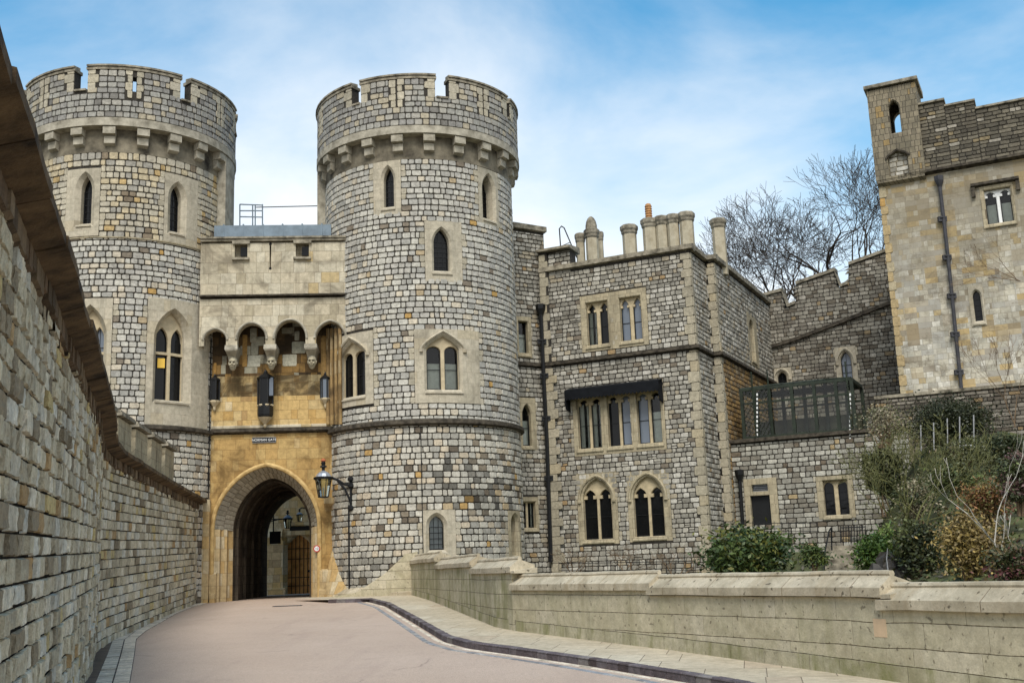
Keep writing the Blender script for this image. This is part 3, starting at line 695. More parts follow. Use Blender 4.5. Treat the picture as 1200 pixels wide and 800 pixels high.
# left edging: pale setts and the sunk channel against the wall
ed_px = [(318/6+100-.5, 800), (352/6+100, 748), (360/6+100+1, 746), (186, 731), (214, 715), (247, 704.5)]
ed_px = [(152, 802), (158, 765), (160, 748), (172, 738), (190, 728), (207, 718), (225, 711), (247, 705)]
EP = [ground(x, y, .01) for x, y in ed_px]; EP = [Vector((EP[0].x+(EP[0].x-EP[1].x)*3.2, EP[0].y+(EP[0].y-EP[1].y)*3.2, 0))]+EP
sett_run('edging', [(p.x, p.y) for p in EP], -.30 if False else .0001+.30, .17, -.02, .010, P_L, 9, 1) if False else None
epl = Path([(p.x, p.y) for p in EP], left=False)
class _:pass
def sett_left(name, pts, w, length, h1, pal, seed, rows):
    P_ = Path([(p[0], p[1]) for p in pts], left=False); mb = MB(); rng = random.Random(seed)
    for r in range(rows):
        u = 0
        while u < P_.len-.05:
            l = min(length*rng.uniform(.75, 1.25), P_.len-u); a, b = u+.006, u+l-.006; d0, d1 = r*w+.006, (r+1)*w-.006; c = pick(rng, pal)
            q = [P_.map(x, 0, d) for x, d in ((a, d0), (b, d0), (b, d1), (a, d1))]; j = rng.uniform(-.003, .004)
            lo = [(p[0], p[1], gz(p[1])-.01) for p in q]; cx = sum(p[0] for p in q)/4; cy = sum(p[1] for p in q)/4
            hi = [(p[0]+(cx-p[0])*.07, p[1]+(cy-p[1])*.07, gz(p[1])+h1+j) for p in q]
            mb.add(lo+hi, [(4, 5, 6, 7), (7, 6, 5, 4)][:1]+[(k, (k+1) % 4, 4+(k+1) % 4, 4+k) for k in range(4)], 0, c); u += l
    us = frange(0, P_.len, .6); vs = []
    for u in us:
        for d in (0, rows*w): p = P_.map(u, 0, d); vs.append((p[0], p[1], gz(p[1])+.006))
    mb.add(vs, [(2*i, 2*i+1, 2*i+3, 2*i+2) for i in range(len(us)-1)], 1)
    tag(mb.build(name, [M['sett'], M['grit']]), kind='structure')
# which side is the wall? the path's d>0 side with left=False is toward -x when running away from the camera
sett_left('edging', [(p.x, p.y) for p in EP], .26, .13, .018, P_L, 9, 2)
# dark channel between edging and wall
mb = MB(); us = frange(0, epl.len, .7); vs = []
prof = [(.50, .004), (.55, .010), (.72, .005), (.85, .012), (1.3, .07), (1.9, .10)]
for u in us:
    for d, h in prof: p = epl.map(u, 0, d); vs.append((p[0], p[1], gz(p[1])+h))
k = len(prof)
mb.add(vs, [(i*k+j, i*k+j+1, (i+1)*k+j+1, (i+1)*k+j) for i in range(len(us)-1) for j in range(k-1)], 0)
M['channel'] = mat_plain('wet_dark_channel', (.055, .04, .035), .5, .5, 3, .4, col2=(.10, .075, .06))
tag(mb.build('channel', M['channel']), kind='structure')

# ================================================================ ROUND TOWERS
def tower(label, cx, cy, RR, gaps, cor0, z_par, seed, wins, strings, extra=None, pilaster=None, slots=()):
    t = thing('round_tower', label, 'tower', (cx, cy, 1.1), 'round towers of the gate')
    W = Cyl(cx, cy, RR); rad = math.radians; ulim = 2.05*RR
    zr0, zr1, zs, zm, zc = z_par   # ring bottom, ring top, crenel sill, merlon top, coping top
    holes = []; ops = []
    for wd in wins:
        s = wd['sur']; holes.append((s[0], s[1], s[2], s[3], wd.get('tooth', .22)))
        ops.append(wd['o'].grow(wd.get('ch', .06)).bbox())
    mb = MB(); core(mb, W, -math.pi*RR, math.pi*RR, .8, zr0+.1, ops)
    zband = zr0-.88
    cuts = sorted([z for z, _, _, _ in strings]); zz = [1.0]+cuts+[zband]
    for i, (a, b) in enumerate(zip(zz, zz[1:])):
        facing(mb, W, -ulim, ulim, a, b, .285, .228, (P_TL if i == 0 else P_T) if i < 2 else P_TC, seed+i, holes, stain=extra)
    mb.build('wall', [M['blk'], M['mortar'], M['surround']], t)
    if strings:
        for z, h, d, mm in strings:
            sb = MB(); wbox(sb, W, -math.pi*RR, math.pi*RR, z-h/2, z+h/2, -.02, d, z0b=z-h*.2, z1b=z+h*.25); sb.build('string_course', M[mm], t)
    # corbel table
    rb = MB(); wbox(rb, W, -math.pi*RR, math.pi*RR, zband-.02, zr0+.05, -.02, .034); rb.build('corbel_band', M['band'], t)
    for k in range(21):
        a = rad(cor0+k*360/21)*RR; cb = MB(); hw = .205
        wbox(cb, W, a-hw, a+hw, zr0-.32, zr0-.002, 0, .35, z0b=zr0-.27); wbox(cb, W, a-hw*.92, a+hw*.92, zr0-.68, zr0-.322, 0, .20, z0b=zr0-.60)
        cb.build('corbel', M['ring'], t)
    Wp = Cyl(cx, cy, RR+.34)
    rb = MB(); wbox(rb, Wp, -math.pi*Wp.R, math.pi*Wp.R, zr0, zr1, -.34, .05, z0b=zr0+.03, z1b=zr1-.02); rb.build('ring_course', M['ring'], t)
    # parapet: solid up to the crenel sills, then merlons
    T = .42; pb = MB()
    core(pb, Wp, -math.pi*Wp.R, math.pi*Wp.R, zr1-.05, zs-.12, [])
    edges = sorted(gaps); segs = []
    for i, g in enumerate(edges):
        n = edges[(i+1) % len(edges)]; a = g[1]; b = n[0]+(360 if i == len(edges)-1 else 0); segs.append((a, b))
    gapw = []
    for g in edges: gapw.append((rad(g[0])*Wp.R, rad(g[1])*Wp.R, zs-.14, zc+1, 0))
    wbox(pb, Wp, -math.pi*Wp.R, math.pi*Wp.R, zr1-.05, zs-.12, -T, -.001, m=1)
    sl_ = [(rad(s_)*Wp.R-.07, rad(s_)*Wp.R+.07, zs-.15, zm-.25) for s_ in slots]
    for a, b in segs:
        ua, ub = rad(a)*Wp.R, rad(b)*Wp.R; cut = [s_ for s_ in sl_ if ua < s_[0] < ub]
        if cut:
            s_ = cut[0]; wbox(pb, Wp, ua, s_[0], zs-.12, zm, -T, -.001, m=1); wbox(pb, Wp, s_[1], ub, zs-.12, zm, -T, -.001, m=1)
            wbox(pb, Wp, s_[0], s_[1], s_[3], zm, -T, -.001, m=1)
        else: wbox(pb, Wp, ua, ub, zs-.12, zm, -T, -.001, m=1)
        quoins(pb, Wp, ua, 1, .42, zs-.12, zm, seed+int(a), .34); quoins(pb, Wp, ub, -1, .42, zs-.12, zm, seed+int(b)+1, .34)
        gapw.append((ua, ua+.42, zs-.12, zm, 0)); gapw.append((ub-.42, ub, zs-.12, zm, 0))
        if ub-ua > 2:
            uc = (ua+ub)/2 if not cut else (cut[0][0]+cut[0][1])/2
            if cut:
                quoins(pb, Wp, cut[0][0], -1, .26, zs-.4, zm, seed+3, .3); quoins(pb, Wp, cut[0][1], 1, .26, zs-.4, zm, seed+4, .3); gapw.append((uc-.33, uc+.33, zs-.4, zm, 0))
            else:
                quoins(pb, Wp, uc-.03, -1, .28, zs-.5, zm, seed+5, .3); quoins(pb, Wp, uc+.03, 1, .28, zs-.5, zm, seed+6, .3); gapw.append((uc-.31, uc+.31, zs-.5, zm, 0))
    us_lim = math.pi*Wp.R
    # wrap holes past +-180
    gw = gapw+[(g[0]-2*us_lim, g[1]-2*us_lim, g[2], g[3], g[4]) for g in gapw]+[(g[0]+2*us_lim, g[1]+2*us_lim, g[2], g[3], g[4]) for g in gapw]
    facing(pb, Wp, -us_lim, us_lim, zr1, zm, .29, .232, P_TT, seed+9, gw, lift=.022)
    pb.build('parapet', [M['blk'], M['mortar'], M['blk']], t)
    cb = MB()
    for a, b in segs:
        ua, ub = rad(a)*Wp.R, rad(b)*Wp.R
        wbox(cb, Wp, ua-.05, ub+.05, zm, zm+.13, -T-.04, .05, z1b=zm+.10); wbox(cb, Wp, ua-.03, ub+.03, zm+.125, zc, -T+.1, .09, z0b=zm+.12, z1b=zc-.07)
    for g in edges:
        wbox(cb, Wp, rad(g[0])*Wp.R+.045, rad(g[1])*Wp.R-.045, zs-.12, zs, -T-.02, .07, z1b=zs-.05)
    cb.build('coping', M['coping'], t)
    rf = MB(); n = 24; vs = [(cx+(RR-.1)*math.cos(2*math.pi*i/n), cy+(RR-.1)*math.sin(2*math.pi*i/n), zr1) for i in range(n)]; rf.add(vs, [tuple(range(n))]); rf.build('roof', M['lead'], t)
    if pilaster:
        a, b, z0, sp = pilaster; pl = MB(); wbox(pl, W, rad(a)*RR, rad(b)*RR, z0, zr0, -.1, .36); pl.build('pilaster', M['ring'], t)
    for wd in wins:
        k = dict(wd); k.pop('tooth', None); o = k.pop('o'); s = k.pop('sur'); window(W, t, o, s, **k)
    return t, W
RTc, RTr = (-3.64, 44.0), 3.82; LTc, LTr = (-15.2, 42.6), 3.75
WR, WL = Cyl(*RTc, RTr), Cyl(*LTc, LTr)
def stainR(u, z, rng):
    k = 1.0
    if 3.4 < z < 6.0 and .4 < u < 4.2:
        c = abs(z-(5.6-.25*u))+.25*abs(math.sin(u*3.1))
        if rng.random() < .62*max(0, 1-c/1.5): k = rng.uniform(.22, .5)
    if z < 2.6 and rng.random() < .3: k = .6
    return k
winsR = [
 dict(o=pxop(WR, 449, 461, 242, 211, 196, 'pointed'), sur=pxrect(WR, 438, 470, 189, 252), ch=.10, bars=(1, 5), depth=.32),
 dict(o=pxop(WR, 567, 579, 256, 222, 206, 'pointed'), sur=pxrect(WR, 560.5, 583, 199, 264), ch=.10, bars=(1, 5), depth=.45),
 dict(o=pxop(WR, 508.5, 527, 317, 285, 268, 'pointed'), sur=pxrect(WR, 498, 541, 259, 330), ch=.08, bars=(2, 6), hood=False),
 dict(o=pxop(WR, 500, 539, 456, 409, 394, 'tudor'), sur=pxrect(WR, 486, 561, 386, 472), ch=.09, bars=(0, 1), lights=2, hood=True, subhead=.22, panes=['curtain', 'curtain'], df=.05, mw=.15),
 dict(o=pxop(WR, 399, 427, 464, 416, 401, 'tudor'), sur=pxrect(WR, 389.5, 438, 391, 476), ch=.09, bars=(0, 1), lights=2, hood=True, subhead=.2, df=.05, mw=.14),
 dict(o=pxop(WR, 503, 521, 644, 617, 604, 'pointed'), sur=pxrect(WR, 496, 534, 597, 652), ch=.12, bars=(2, 4), panes=['blind']),
 dict(o=pxop(WR, 600.5, 607, 650, 614, 604, 'pointed'), sur=pxrect(WR, 595.5, 609.5, 598, 656), ch=.12, bars=None, depth=.5, glassm='mull_h', name='blind_doorway', sm='dress_house'),
]
for wd, sh in zip(winsR, (None,)*7): pass
print('R windows', [(round(w_['o'].uc, 2), round(w_['o'].a, 2), round(w_['o'].s0, 2), round(w_['o'].s1, 2), round(w_['o'].rise, 2)) for w_ in winsR])
tR, _w = tower('right-hand round stone tower of the gate, standing in full view behind the lamp bracket', RTc[0], RTc[1], RTr,
   [(-33, -26.8), (14.3, 21.9), (64.5, 69), (112, 119), (160, 167), (207, 214), (255, 262)], -6.5-17.143*10, (18.4, 18.75, 20.0, 20.66, 20.92), 11, winsR,
   [(7.38, .30, .19, 'string')], stainR, pilaster=(-93, -80, 14.2, 0))
mb = MB(); pts = [WR.map(WR.hit(493, 502)[0], z, .05) for z in (7.2, 6, 5, 4, 3, 2.5)]; tube(mb, pts, .016, 5); mb.build('conductor_cable', M['iron'], tR)
winsL = [
 dict(o=pxop(WL, 92.5, 105.5, 261, 222, 206, 'pointed'), sur=pxrect(WL, 78, 117, 198, 277), ch=.16, bars=(1, 5), depth=.4),
 dict(o=pxop(WL, 201, 214, 271, 232, 217, 'pointed'), sur=pxrect(WL, 192, 231, 206, 289), ch=.16, bars=(1, 5), depth=.4),
 dict(o=pxop(WL, 184, 219, 468, 398, 366, 'pointed'), sur=pxrect(WL, 171, 243, 352, 499), ch=.16, chd=.25, bars=(0, 0), lights=2, transom=None, depth=.45, df=.05, tr_d=.28, mw=.13, hood=False, subhead=.9, panes=['lamp', None]),
 dict(o=pxop(WL, 88, 119, 468, 397, 362, 'pointed'), sur=pxrect(WL, 75, 130, 350, 499), ch=.16, chd=.25, bars=(1, 4), lights=2, depth=.45, df=.05, tr_d=.28, mw=.13, subhead=.9, panes=['sky', 'sky']),
]
for k in (2, 3): winsL[k]['transom'] = winsL[k]['o'].s0+(winsL[k]['o'].s1-winsL[k]['o'].s0)*.78
print('L windows', [(round(w_['o'].uc, 2), round(w_['o'].a, 2), round(w_['o'].s0, 2), round(w_['o'].s1, 2), round(w_['o'].rise, 2)) for w_ in winsL])
M['lamp_pane'] = M['glass']
for wd in winsL:
    if wd.get('panes') == ['lamp', None]: wd['panes'] = [None, None]
tL, _w = tower('left-hand round stone tower of the gate, partly hidden by the tall brown-coped wall', LTc[0], LTc[1], LTr,
   [(-11.5, -3.9), (44, 50.2), (96, 103), (148, 155), (199, 206), (250, 257), (301, 308)], 8.1-17.143*11, (18.6, 18.96, 20.15, 20.86, 21.12), 31, winsL,
   [(7.45, .24, .17, 'string'), (14.42, .10, .07, 'dress_house')], None, pilaster=(80, 97, 14.2, 0), slots=(20,))
mb = MB(); o = winsL[2]['o']; q = WL.map(o.uc-o.a*.5, o.s0+(o.s1-o.s0)*.62, -.36); box(mb, q, (.26, .05, .36), math.radians(25)); ob = mb.build('lampshade', M['amber'], tL)

# ================================================================ GATEHOUSE
p0 = atY(245, 600, 41.75); GW = Flat((p0.x, p0.y), az=math.radians(5))
gh = thing('gatehouse', 'ochre stone gatehouse with an open archway between the two round towers', 'gatehouse', (p0.x+2.2, p0.y, 1.1))
DM = .95
def gz_(py, px=315, d=0): return GW.hit(px, py, d)[1]
uL, uR = GW.hit(245.5, 600)[0], GW.hit(387, 600)[0]+.45
ol, orr = GW.hit(250.5, 640)[0], GW.hit(372.5, 640)[0]; ouc, oa = (ol+orr)/2, (orr-ol)/2
ospr = gz_(618); oap = gz_(546)
OUT = Op(ouc, oa, 1.1, ospr, oap-ospr, 'blunt')
IN = Op(ouc+.10, oa-.44, 1.1, ospr-.05, oap-ospr-.32, 'blunt')
zs1 = gz_(508); zs1b = gz_(501)
mb = MB(); panel(mb, GW, uL, uR, .9, zs1, [OUT], 0, .02, 0, sides=False); mb.build('lower_wall', M['gate_low'], gh)
# splayed arch ring: grey voussoirs above, dressed jambs below
mb = MB(); rng = random.Random(4); jb = MB()
n = 34; topo, topi = OUT.topf(), IN.topf()
def pol(O, t_):   # t 0..1 across the head by angle
    a = math.pi*(1-t_); u = O.uc+O.a*math.cos(a); return (u, O.topf()(u))
rows = 2
for r in range(rows):
    f0, f1 = r/rows, (r+1)/rows
    for i in range(n):
        sh = .5*(r % 2); t0, t1 = max(0, (i-sh)/n), min(1, (i+1-sh)/n)
        def P(t_, f, lift=0):
            a, b = pol(OUT, t_), pol(IN, t_); return GW.map(a[0]+(b[0]-a[0])*f, a[1]+(b[1]-a[1])*f-lift*.5, -1.0*f+lift)
        e = .0025; ff = .012; lf = rng.uniform(.005, .018); c = pick(rng, [((.42, .38, .29), 4), ((.38, .345, .26), 3), ((.45, .41, .315), 3)], .08)
        q = [P(t0+e, f0+ff), P(t1-e, f0+ff), P(t1-e, f1-ff), P(t0+e, f1-ff), P(t0+e*1.8, f0+ff*2, lf), P(t1-e*1.8, f0+ff*2, lf), P(t1-e*1.8, f1-ff*2, lf), P(t0+e*1.8, f1-ff*2, lf)]
        mb.add(q, [(4, 5, 6, 7), (0, 1, 5, 4), (1, 2, 6, 5), (2, 3, 7, 6), (3, 0, 4, 7)], 0, c)
        mb.add([P(t0, f0), P(t1, f0), P(t1, f1), P(t0, f1)], [(0, 1, 2, 3)], 1)
mb.build('arch_ring', [M['vouss'], M['vmortar']], gh)
for sg in (-1, 1):
    uo, ui = ouc+sg*oa, ouc+sg*(oa-.5); st_ = [0, .32, .36, .68, .72, 1.0]
    prof = [(0, 0), (.18, -.12), (.18, -.42), (.36, -.55), (.36, -.82), (.5, -1.0)]
    prof = [(x*(.68 if sg > 0 else 1.08), y) for x, y in prof]
    for (a, da), (b, db) in zip(prof, prof[1:]):
        q = [(uo-sg*a, 1.1, da), (uo-sg*b, 1.1, db), (uo-sg*b, ospr, db), (uo-sg*a, ospr, da)]
        jb.add([GW.map(*x) for x in q], [(0, 1, 2, 3)], 0, None, [(x[0]-x[2], x[1]) for x in q])
    jb.build('jamb', M['gate_base'], gh); jb = MB()
# roll hood moulding
mb = MB(); pts = [GW.map(u, z, .03) for u, z in [pol(OUT.grow(.06), i/30) for i in range(31)]]; tube(mb, pts, .085, 8)
for sg in (-1, 1): tube(mb, [GW.map(ouc+sg*(oa+.06), z, .03) for z in (1.1, 2.5, ospr)], .085, 8)
mb.build('arch_moulding', mat_plain('ochre_moulding', (.46, .29, .10), .9, .3, 4, .5, col2=(.50, .36, .16)), gh)
# vaulted passage
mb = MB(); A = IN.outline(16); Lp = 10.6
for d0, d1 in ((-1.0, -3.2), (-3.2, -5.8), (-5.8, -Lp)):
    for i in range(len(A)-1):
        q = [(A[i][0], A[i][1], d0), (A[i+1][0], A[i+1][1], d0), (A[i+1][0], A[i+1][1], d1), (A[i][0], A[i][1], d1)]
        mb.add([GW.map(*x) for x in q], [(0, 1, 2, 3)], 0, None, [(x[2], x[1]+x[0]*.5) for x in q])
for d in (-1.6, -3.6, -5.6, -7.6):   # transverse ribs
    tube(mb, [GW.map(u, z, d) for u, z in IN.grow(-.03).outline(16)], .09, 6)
M['passage'] = mat_ashlar('sooty_passage_stone', .7, .36, [((.10, .08, .055), 3), ((.07, .055, .04), 3), ((.14, .11, .07), 1)], .008, (.02, .015, .01), .8, stain=(.02, .016, .012), st=(.4, .7, .8))  # dark palette along the whole passage
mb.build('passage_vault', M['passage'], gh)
# canted left pier, lapping over the foot of the left tower
for (pxl, z0_, z1_, dl) in ((236.5, 1.1, 4.95, .42),):
    ul_ = GW.hit(pxl, 640 if z0_ < 2 else 550, dl)[0]; P_ = [GW.map(ul_, 0, dl), GW.map(ul_+.25, 0, dl), GW.map(ol-.14, 0, .04), GW.map(ol-.14, 0, -.2), GW.map(ul_, 0, -.2)]
    mb = MB(); prism(mb, [(p[0], p[1]) for p in P_], z0_, z1_); mb.build('pier', M['gate_base' if z0_ < 2 else 'gate_low'], gh)
# side buttress plinths
def wedge(name, W, u0, u1, z0, z1, prof_l, prof_r, mat, parent, d_bot=.35, d_top=.02):
    mb = MB(); wbox(mb, W, u0, u1, z0, z1, -.05, d_bot, z1b=z0+(z1-z0)*.25); return mb.build(name, mat, parent)
mb = MB(); wbox(mb, GW, uL+.3, ol-.12, 1.1, 2.3, -.05, .14, z1b=2.2); wbox(mb, GW, uL+.28, ol-.08, 1.1, 1.62, -.05, .26, z1b=1.5); mb.build('plinth', M['gate_base'], gh)
mb = MB(); ub = orr+.10; wbox(mb, GW, ub-.02, uR, 1.1, 2.3, -.05, .14, z1b=2.2); wbox(mb, GW, ub-.04, uR, 1.1, 1.62, -.05, .26, z1b=1.5); mb.build('plinth', M['gate_base'], gh)
mb = MB(); th = [WR.hit(x, 690)[0] for x in (386.5, 391, 396, 401, 407, 415)]; hts = [3.0, 2.9, 2.3, 1.9, 1.55, 1.35]; vs = []; uvs = []
for u_, h_ in zip(th, hts):
    for z, d in ((1.1, .42), (1.1+(h_-1.1)*.35, .30), (h_, .05), (h_, -.05)): vs.append(WR.map(u_, z, d)); uvs.append((u_, z))
mb.add(vs, [(4*i+j, 4*i+4+j, 4*i+5+j, 4*i+1+j) for i in range(5) for j in range(3)]+[(0, 1, 2, 3)], 0, None, uvs); mb.build('flared_foot', M['gate_base'], gh)
# impost bracket by the lamp
mb = MB(); a = GW.hit(380, 590); wbox(mb, GW, a[0], a[0]+.45, a[1]-.12, a[1]+.22, -.05, .2, z0b=a[1]); mb.build('impost', M['gate_base'], gh)
# string course with black crust
mb = MB(); wbox(mb, GW, uL, uR, zs1, zs1b, -.05, .17, z0b=zs1+.08, z1b=zs1b-.05); mb.build('string_course', M['string'], gh)
mb = MB(); wbox(mb, GW, uL, uR, zs1b, zs1b+.14, -.05, .06, z1b=zs1b+.08); mb.build('string_course', M['gate_up'], gh)
# mid wall and sooted zone behind the machicolations
ztop_m = gz_(379); zsoot = gz_(440)
zst2 = gz_(464); mb = MB(); wbox(mb, GW, uL, uR, zs1b-.02, zst2, -.05, 0); mb.build('middle_wall', M['gate_mid'], gh); mb = MB(); wbox(mb, GW, uL, uR, zst2, zsoot, -.05, 0); mb.build('streaked_wall', M['gate_streak'], gh)
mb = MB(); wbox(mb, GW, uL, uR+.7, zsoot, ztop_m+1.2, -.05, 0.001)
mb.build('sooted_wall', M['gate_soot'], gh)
mb = MB(); rng = random.Random(8)   # pale replaced stones and ochre blocks standing out of the soot
for (l, r, t_, b_, c) in [(293, 301, 384, 401, (.40, .38, .29)), (294, 303, 401, 416, (.36, .35, .27)), (290, 305, 416, 430, (.46, .45, .36)), (284, 290, 392, 430, (.40, .24, .08)), (342, 358, 400, 414, (.34, .33, .25)), (331, 348, 415, 429, (.50, .48, .37)), (345, 351, 388, 399, (.32, .31, .24)), (376, 383, 395, 445, (.38, .24, .09)), (396, 400, 390, 440, (.42, .30, .13)), (330, 343, 384, 391, (.25, .23, .17)), (250, 254, 425, 440, (.42, .24, .07))]:
    q = pxrect(GW, l, r, t_, b_); block(mb, GW, q[0], q[1], q[2], q[3], rng, c, 0, .006, .02); mb.build('repair_stone', [M['vouss']], gh); mb = MB()
for px in (368, 386, 394):
    pass
# canted shafts at the right end, stepping out to the machicolation
M['shaft'] = mat_ashlar('streaked_ochre_shafts', .5, .5, [((.36, .24, .10), 3), ((.24, .15, .06), 2), ((.42, .33, .19), 1)], .005, (.1, .06, .03), .6, stain=(.04, .028, .015), st=(.42, .7, .8), streak=.8, streakcol=(.05, .03, .015))
for px, d_ in ((384.5, .12), (389, .36), (394, .60), (398.5, .82)):
    mb = MB(); u = GW.hit(px, 440, d_)[0]; tube(mb, [GW.map(u, GW.hit(px, 497, d_)[1], d_), GW.map(u, GW.hit(px, 385, d_)[1], d_)], .075, 8); mb.build('shaft', M['shaft'], gh)
mb = MB(); u = GW.hit(385, 440, .1)[0]; wbox(mb, GW, u-.05, u+.9, zs1b-.02, gz_(385), -.3, .05); mb.build('sooted_wall', M['gate_soot'], gh)
# projecting machicolated storey
D = DM; hu = lambda px, py=400: GW.hit(px, py, D)[0]; hz = lambda py, px=315: GW.hit(px, py, D)[1]
mul, mur = hu(234.5, 330), hu(406, 330); zb_m = hz(404); zs2 = hz(349.5); zs2b = hz(344)
arches = [(236, 264.5, 385), (278, 311, 379), (322, 358, 376), (370, 404, 378)]
ops = []
for l, r, ap in arches: a, b = hu(l), hu(r); ops.append(Op((a+b)/2, (b-a)/2, zb_m, hz(397), hz(ap)-hz(397), 'round' if l in (278, 322) else 'blunt'))
ops[0] = Op(ops[0].uc+.05, ops[0].a-.04, *[getattr(ops[0], k) for k in ('s0', 's1', 'rise', 'shape')])
mb = MB(); panel(mb, GW, mul, mur, zb_m, zs2, ops, D, .32, 0, sides=False, bottom=False); mb.build('machicolation', M['gate_up'], gh)
mb = MB()
for o in ops: tube(mb, [GW.map(u, z, D+.01) for u, z in [pol(o.grow(.05), i/16) for i in range(17)]], .05, 6)
mb.build('arch_moulding', M['ring'], gh)
# soffit lid coloured near-black for the shade above the arches; then piers
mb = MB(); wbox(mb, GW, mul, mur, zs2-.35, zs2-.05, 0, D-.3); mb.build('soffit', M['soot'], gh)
for i, (px, hpx, hy) in enumerate([(271, 274.5, 423), (316.5, 319.5, 422), (364, 367, 420)]):
    u = hu(px); mb = MB(); hw = .21
    zt_ = zb_m; vs = []
    pr = [(zt_+.02, D+.02, hw+.02), (zt_-.14, D+.05, hw+.03), (zt_-.20, D+.03, hw), (zt_-.38, D-.22, hw*.75), (zt_-.62, D-.35, hw*.6)]
    for z, d, h in pr: vs += [GW.map(u-h, z, 0), GW.map(u+h, z, 0), GW.map(u+h, z, d), GW.map(u-h, z, d)]
    fs = [(4*k+j, 4*k+(j+1) % 4, 4*k+4+(j+1) % 4, 4*k+4+j) for k in range(len(pr)-1) for j in range(4)]+[(0, 1, 2, 3), tuple(4*(len(pr)-1)+j for j in (3, 2, 1, 0))]
    mb.add(vs, fs); bo = mb.build('bracket', M['ring'], gh)
    hb = MB(); c = GW.map(u+.03, zt_-.66, D-.28)   # carved mask: skull, brow, nose, cheeks, jaw, beard
    lathe(hb, c, [(.03, -.30), (.10, -.27), (.15, -.18), (.19, -.04), (.21, .08), (.20, .20), (.14, .28), (.05, .31)], 10)
    f3 = lambda dx, dy, dz: (c[0]+dx, c[1]-dy, c[2]+dz)
    box(hb, f3(0, .215, .0), (.06, .07, .16), 0, taper=.5); box(hb, f3(0, .19, .12), (.30, .07, .05)); box(hb, f3(0, .19, -.12), (.15, .06, .03))
    for s_ in (-1, 1): box(hb, f3(s_*.10, .17, -.04), (.09, .08, .09), taper=.6); box(hb, f3(s_*.205, 0, .02), (.04, .08, .12))
    hb.v = [(c[0]+(x-c[0])*.78, c[1]+(y-c[1])*.78, c[2]+(z-c[2])*.84) for x, y, z in hb.v]
    ho = hb.build('carved_head', M['head'], gh, True)
    for s_ in (-1, 1): eb = MB(); box(eb, f3(s_*.06, .15, .045), (.045, .03, .035)); eb.build('eye', M['soot'], ho)
# parapet storey
mb = MB(); wbox(mb, GW, mul, mur, zs2, zs2b, -.05, D+.14, z0b=zs2+.08, z1b=zs2b-.05); mb.build('string_course', M['string'], gh)
zc0, zc1 = hz(284.5), hz(274.5)
slots = []
for l, r in ((275, 290), (346.5, 362)): slots.append(Op((hu(l, 290)+hu(r, 290))/2, (hu(r, 290)-hu(l, 290))/2, hz(301), hz(285.5), 0, 'flat'))
us_ = hu(316.8, 300); sl_ = Op(us_, .03, hz(314.5), hz(286), 0, 'flat')
mb = MB(); panel(mb, GW, mul, mur, zs2b-.02, zc0, slots+[sl_], D, .30, 0, sides=True); mb.build('parapet_wall', M['gate_up'], gh)
mb = MB(); wbox(mb, GW, mul, mur, zs2b, zc0, D-.42, D-.29); mb.build('parapet_wall', M['gate_up'], gh)
mb = MB()
for z in (sl_.s0, sl_.s1): tube(mb, [GW.map(us_, z, D-.03), GW.map(us_, z, D+.003)], .055, 10)
mb.build('arrow_slit', M['dark'], gh)
for s_ in slots:
    mb = MB(); u = s_.uc+s_.a*.42; wbox(mb, GW, u-.14, u+.14, s_.s0+.08, s_.s1-.1, D-.3, D-.14); mb.build('window', M['glass'], gh)
    mb = MB(); wbox(mb, GW, s_.uc-s_.a-.08, s_.uc+s_.a+.08, s_.s0-.20, s_.s0+.02, D-.2, D+.12, z0b=s_.s0-.12, z1b=s_.s0-.04); wbox(mb, GW, s_.uc-s_.a-.08, s_.uc+s_.a+.1, s_.s1-.02, s_.s1+.10, D-.2, D+.10); mb.build('crenel_sill', M['coping'], gh)
mb = MB(); wbox(mb, GW, mul, mur, zc0, zc0+.16, D-.45, D+.09, z0b=zc0+.06); wbox(mb, GW, mul+.01, mur-.01, zc0+.155, zc1, D-.35, D+.14, z1b=zc1-.12); mb.build('coping', M['coping'], gh)
mb = MB(); zl = GW.hit(320, 262, .1)[1]; wbox(mb, GW, GW.hit(251, 266, .1)[0], GW.hit(388, 266, .1)[0], zc0-.1, zl, -3.5, .1, z1b=zl-.06)
for i in range(6):
    u = GW.hit(262+i*23, 266, .1)[0]; tube(mb, [GW.map(u, zl+.01, -3), GW.map(u, zl-.03, .09), GW.map(u, zc0, .12)], .035, 5)
mb.build('lead_roof', M['lead'], gh)
# body mass
mb = MB(); wbox(mb, GW, uL-.6, uR, OUT.s1+OUT.rise+.12, zc0-.4, -Lp, -.9); wbox(mb, GW, uL+.02, uR, OUT.s1+OUT.rise+.12, zc0-.4, -.9, -.06); wbox(mb, GW, uL, uR, IN.s1+IN.rise+.1, OUT.s1+OUT.rise+.12, -Lp, -1.03); wbox(mb, GW, uL-.0, ouc-oa+.48, .9, IN.s1+IN.rise+.12, -Lp, -1.01); wbox(mb, GW, ouc+oa-.32, uR, .9, IN.s1+IN.rise+.12, -Lp, -1.01)
mb.build('rear_wall', M['gate_up'], gh)
mb = MB(); wbox(mb, GW, mul+.02, mur-.02, zs2, zc0-.3, -.1, D-.43); mb.build('wall_walk', M['soot'], gh)
